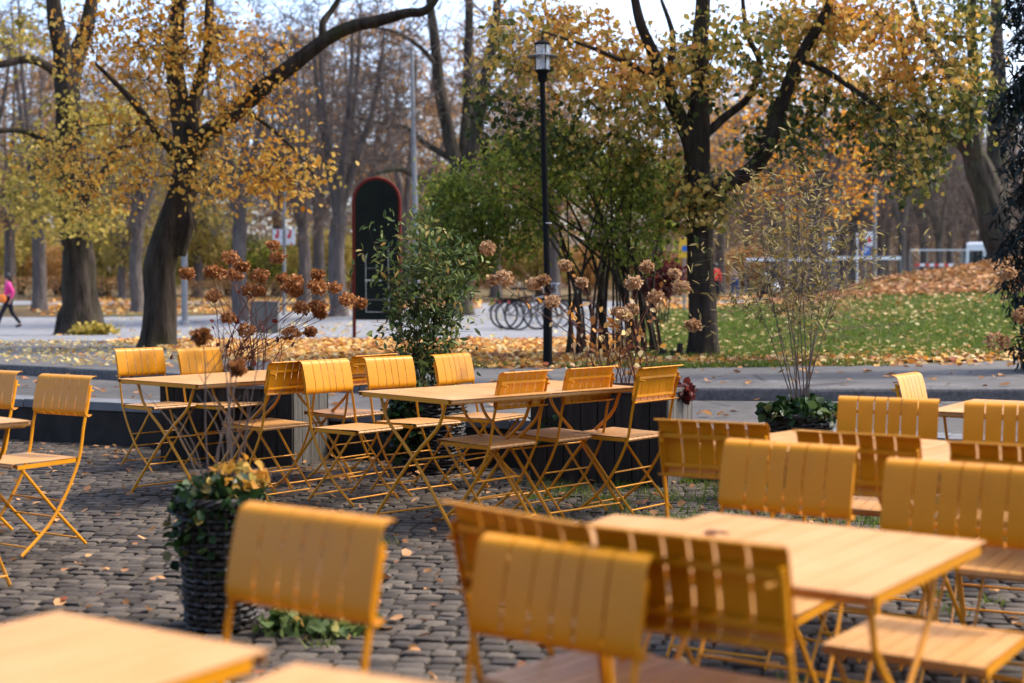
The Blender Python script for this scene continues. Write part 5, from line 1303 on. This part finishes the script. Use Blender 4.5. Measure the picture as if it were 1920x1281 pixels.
def person(p, yaw, ht, jacket, trousers, label, group=None, stride=.32, hair='hair', arm=.18, longhair=True, bend=.0, hood=False):
    """faces +x locally"""
    root = empty('person', p, yaw, label, 'person', group); k = ht / 1.72
    V = lambda x, y, z: Vector((x * k, y * k, z * k))
    hip = V(0, 0, .93); a = stride
    jl = {'hipL': V(0, .09, .90), 'kneeL': V(a * .62, .10, .50), 'ankL': V(a, .10, .09), 'toeL': V(a + .15, .11, .035),
          'hipR': V(0, -.09, .90), 'kneeR': V(-a * .25, -.10, .48), 'ankR': V(-a, -.10, .13), 'toeR': V(-a + .13, -.11, .03),
          'waist': V(.01, 0, 1.08), 'chest': V(.02, 0, 1.30), 'neckb': V(.015, 0, 1.44), 'neck': V(.03, 0, 1.50), 'head': V(.045, 0, 1.60), 'crown': V(.04, 0, 1.67),
          'shL': V(.01, .17, 1.40), 'elL': V(-arm * .7, .22, 1.14), 'wrL': V(-arm * .2 - .02, .23, .90), 'shR': V(.01, -.17, 1.40), 'elR': V(arm * .3, -.22, 1.13), 'wrR': V(arm + .06, -.21, .92)}
    names = list(jl); vs = [hip] + [jl[n_] for n_ in names]; ix = {n_: i + 1 for i, n_ in enumerate(names)}
    E = [(0, ix['hipL']), (ix['hipL'], ix['kneeL']), (ix['kneeL'], ix['ankL']), (ix['ankL'], ix['toeL']), (0, ix['hipR']), (ix['hipR'], ix['kneeR']), (ix['kneeR'], ix['ankR']), (ix['ankR'], ix['toeR']),
         (0, ix['waist']), (ix['waist'], ix['chest']), (ix['chest'], ix['neckb']), (ix['neckb'], ix['neck']), (ix['neck'], ix['head']), (ix['head'], ix['crown']),
         (ix['chest'], ix['shL']), (ix['shL'], ix['elL']), (ix['elL'], ix['wrL']), (ix['chest'], ix['shR']), (ix['shR'], ix['elR']), (ix['elR'], ix['wrR'])]
    rd = {'hipL': .085, 'kneeL': .055, 'ankL': .036, 'toeL': .03, 'hipR': .085, 'kneeR': .055, 'ankR': .036, 'toeR': .03, 'waist': (.12, .085), 'chest': (.14, .095), 'neckb': .06, 'neck': .048, 'head': (.082, .095), 'crown': (.06, .075), 'shL': .055, 'elL': .038, 'wrL': .026, 'shR': .055, 'elR': .038, 'wrR': .026}
    def hand(w_, d):
        for q in range(4):
            y = (q - 1.5) * .018; L_ = (.062, .075, .078, .06)[q]; b0 = len(vs)
            if q == 0:
                vs.append(w_ + d * .05 * k); rdl.append(.022 * k); E.append((w_i[0], b0)); palm.append(b0); b0 += 1
            vs.append(w_ + d * .085 * k + V(y, 0, 0)); rdl.append(.0085 * k); E.append((palm[-1], b0))
            vs.append(w_ + d * (.085 + L_ * .6) * k + V(y + .006, 0, 0)); rdl.append(.0075 * k); E.append((b0, b0 + 1))
            vs.append(w_ + d * (.085 + L_) * k + V(y + .014, 0, 0)); rdl.append(.006 * k); E.append((b0 + 1, b0 + 2))
        b0 = len(vs); vs.append(w_ + d * .06 * k + V(.034, 0, 0)); rdl.append(.009 * k); E.append((palm[-1], b0)); vs.append(w_ + d * .09 * k + V(.045, 0, 0)); rdl.append(.007 * k); E.append((b0, b0 + 1))
    rdl = [.10 * k] + [(tuple(q * k for q in rd[n_]) if hasattr(rd[n_], '__len__') else rd[n_] * k) for n_ in names]
    palm = []
    for nm in ('wrL', 'wrR'):
        w_i = [ix[nm]]; hand(jl[nm], (jl[nm] - jl['el' + nm[-1]]).normalized())
    skinned('body', vs, E, rdl, M['skin'], root, 1)
    hx = jl['head']
    f = MB(); f.ball(hx + V(.095, 0, -.005), .014 * k, 6, 5, (1.2, .8, 1.4))
    for sy in (-1, 1): f.ball(hx + V(0, .088 * sy, 0), .02 * k, 6, 5, (.8, .4, 1.3))
    f.build('nose_and_ears', M['skin'], root, smooth=True)
    f = MB()
    for sy in (-1, 1): f.ball(hx + V(.084, .032 * sy, .022), .009 * k, 6, 5)
    f.build('eyes', M['hair'], root)
    f = MB(); f.ball(hx + V(.086, 0, -.05), .012 * k, 6, 4, (.5, 1.8, .4)); f.build('mouth', M['red_paint'], root)
    h = MB(); h.ball(hx + V(-.022, 0, .035), .112 * k, 12, 9, (1, .92, 1.0))
    if longhair: h.tube([hx + V(-.06, 0, .02), hx + V(-.09, 0, -.10), hx + V(-.10, 0, -.22)], [.08 * k, .075 * k, .04 * k], 9)
    h.build('hair', M[hair], root, smooth=True)
    jv = [jl['waist'] - V(0, 0, .16), jl['waist'], jl['chest'], jl['neckb'] + V(0, 0, .02), jl['shL'], jl['elL'], jl['wrL'] * .93 + jl['elL'] * .07, jl['shR'], jl['elR'], jl['wrR'] * .93 + jl['elR'] * .07]
    skinned('jacket', jv, [(0, 1), (1, 2), (2, 3), (2, 4), (4, 5), (5, 6), (2, 7), (7, 8), (8, 9)], [(.155 * k, .125 * k), (.145 * k, .115 * k), (.165 * k, .125 * k), .085 * k, .078 * k, .058 * k, .045 * k, .078 * k, .058 * k, .045 * k], M[jacket], root, 2)
    tv = [hip, jl['hipL'], jl['kneeL'], jl['ankL'] + V(0, 0, .01), jl['hipR'], jl['kneeR'], jl['ankR'] + V(0, 0, .01)]
    skinned('trousers', tv, [(0, 1), (1, 2), (2, 3), (0, 4), (4, 5), (5, 6)], [.12 * k, .105 * k, .068 * k, .05 * k, .105 * k, .068 * k, .05 * k], M[trousers], root, 2)
    for sd_ in 'LR':
        skinned('shoe', [jl['ank' + sd_] - V(.03, 0, .03), jl['toe' + sd_] + V(.03, 0, .012)], [(0, 1)], [.05 * k, .038 * k], M['black_cloth'], root, 2)
    return root
def bag(p, mat, label, sc=1.0):
    root = empty('bag', p, .3, label, 'bag'); m = MB(); m.ball((0, 0, -.14 * sc), .14 * sc, 12, 8, (1, .45, 1.1)); m.build('pouch', M[mat], root, smooth=True)
    m = MB(); m.tube([(-.09 * sc, 0, -.03 * sc), (-.05 * sc, 0, .10 * sc), (.05 * sc, 0, .10 * sc), (.09 * sc, 0, -.03 * sc)], .008 * sc, 6); m.build('strap', M[mat], root, smooth=True)
p = at(17, 43.0); person(p, R(200), 1.66, 'pink', 'navy', 'person with long black hair in a bright pink jacket walking at the left edge', stride=.34)
bag(p + Vector((-.1, -.27, 1.02)), 'orange', 'orange handbag at the hip of the person in pink', .9)
p = at(1341, 63); person(p, R(80), 1.72, 'red_cloth', 'black_cloth', 'person in a red jacket walking beside the slim dark trunk', 'walkers on the far path', stride=.12, longhair=False)
p = at(1378, 63.5); person(p, R(95), 1.74, 'brown_cloth', 'jeans', 'person in a tan jacket and blue trousers right of the red jacket', 'walkers on the far path', stride=.10, longhair=False)
p = at(1440, 57.5); person(p, R(170), 1.76, 'black_cloth', 'black_cloth', 'person in dark clothes striding with a pale bag on the far path', 'walkers on the far path', stride=.34, longhair=False)
bag(p + Vector((.30, -.15, .78)), 'white', 'white carrier bag held by the striding person', 1.2)
bag(p + Vector((-.12, -.28, 1.22)), 'grey_cloth', 'pale grey shoulder bag on the striding person', 1.5)

# ------------------------------------------------------------------ unseen building added behind the camera to block low sky
root = empty('added_sky_blocker', (0, -9, 0), 0, 'added unseen two storey brown brick block with windows, shutting out low sky behind the camera', 'building')
def brick():
    k = NM('brown_brick'); b = k.n('ShaderNodeTexBrick'); b.inputs['Scale'].default_value = 4; b.inputs['Color1'].default_value = (.13, .07, .045, 1); b.inputs['Color2'].default_value = (.09, .05, .035, 1); b.inputs['Mortar'].default_value = (.16, .15, .13, 1)
    mp = k.n('ShaderNodeMapping'); mp.inputs['Rotation'].default_value = (R(90), 0, 0); k.l(k.co.outputs['Object'], mp.inputs[0]); k.l(mp.outputs[0], b.inputs['Vector']); k.col(b.outputs[0]); k.rough(.9); return k.m
bk_ = brick(); m = MB(); xs = [-17 + i * 3.4 for i in range(11)]
zs = ((0, .9), (2.5, 4.2), (5.8, 7.4))
for z0, z1 in zs: m.box(-17, 17, -.35, 0, z0, z1)
for z0, z1 in ((.9, 2.5), (4.2, 5.8)):
    for i in range(11): x0 = max(-17, -17 + i * 3.4 - .8); x1 = min(17, -17 + i * 3.4 + .8); m.box(x0, x1, -.35, 0, z0, z1)
m.box(-17, -16.65, -9, -.351, 0, 7.4); m.box(16.65, 17, -9, -.351, 0, 7.4); m.box(-17, 17, -9.35, -9.001, 0, 7.4)
m.build('wall', bk_, root)
m = MB(); m.box(-17.4, 17.4, -9.8, .45, 7.401, 7.65); m.build('roof', M['lamp_black'], root)
for z0, z1 in ((.9, 2.5), (4.2, 5.8)):
    for i in range(10):
        a = -17 + i * 3.4 + .8; b = a + 1.8; f = MB()
        f.box(a, b, -.22, -.14, z0, z0 + .08); f.box(a, b, -.22, -.14, z1 - .08, z1); f.box(a, a + .08, -.22, -.14, z0 + .081, z1 - .081); f.box(b - .08, b, -.22, -.14, z0 + .081, z1 - .081); f.box((a + b) / 2 - .03, (a + b) / 2 + .03, -.21, -.15, z0 + .081, z1 - .081)
        w_ = f.build('window', M['lamp_black'], root); g_ = MB(); g_.box(a + .05, b - .05, -.19, -.18, z0 + .05, z1 - .05); g_.build('pane', M['car_glass'], w_)
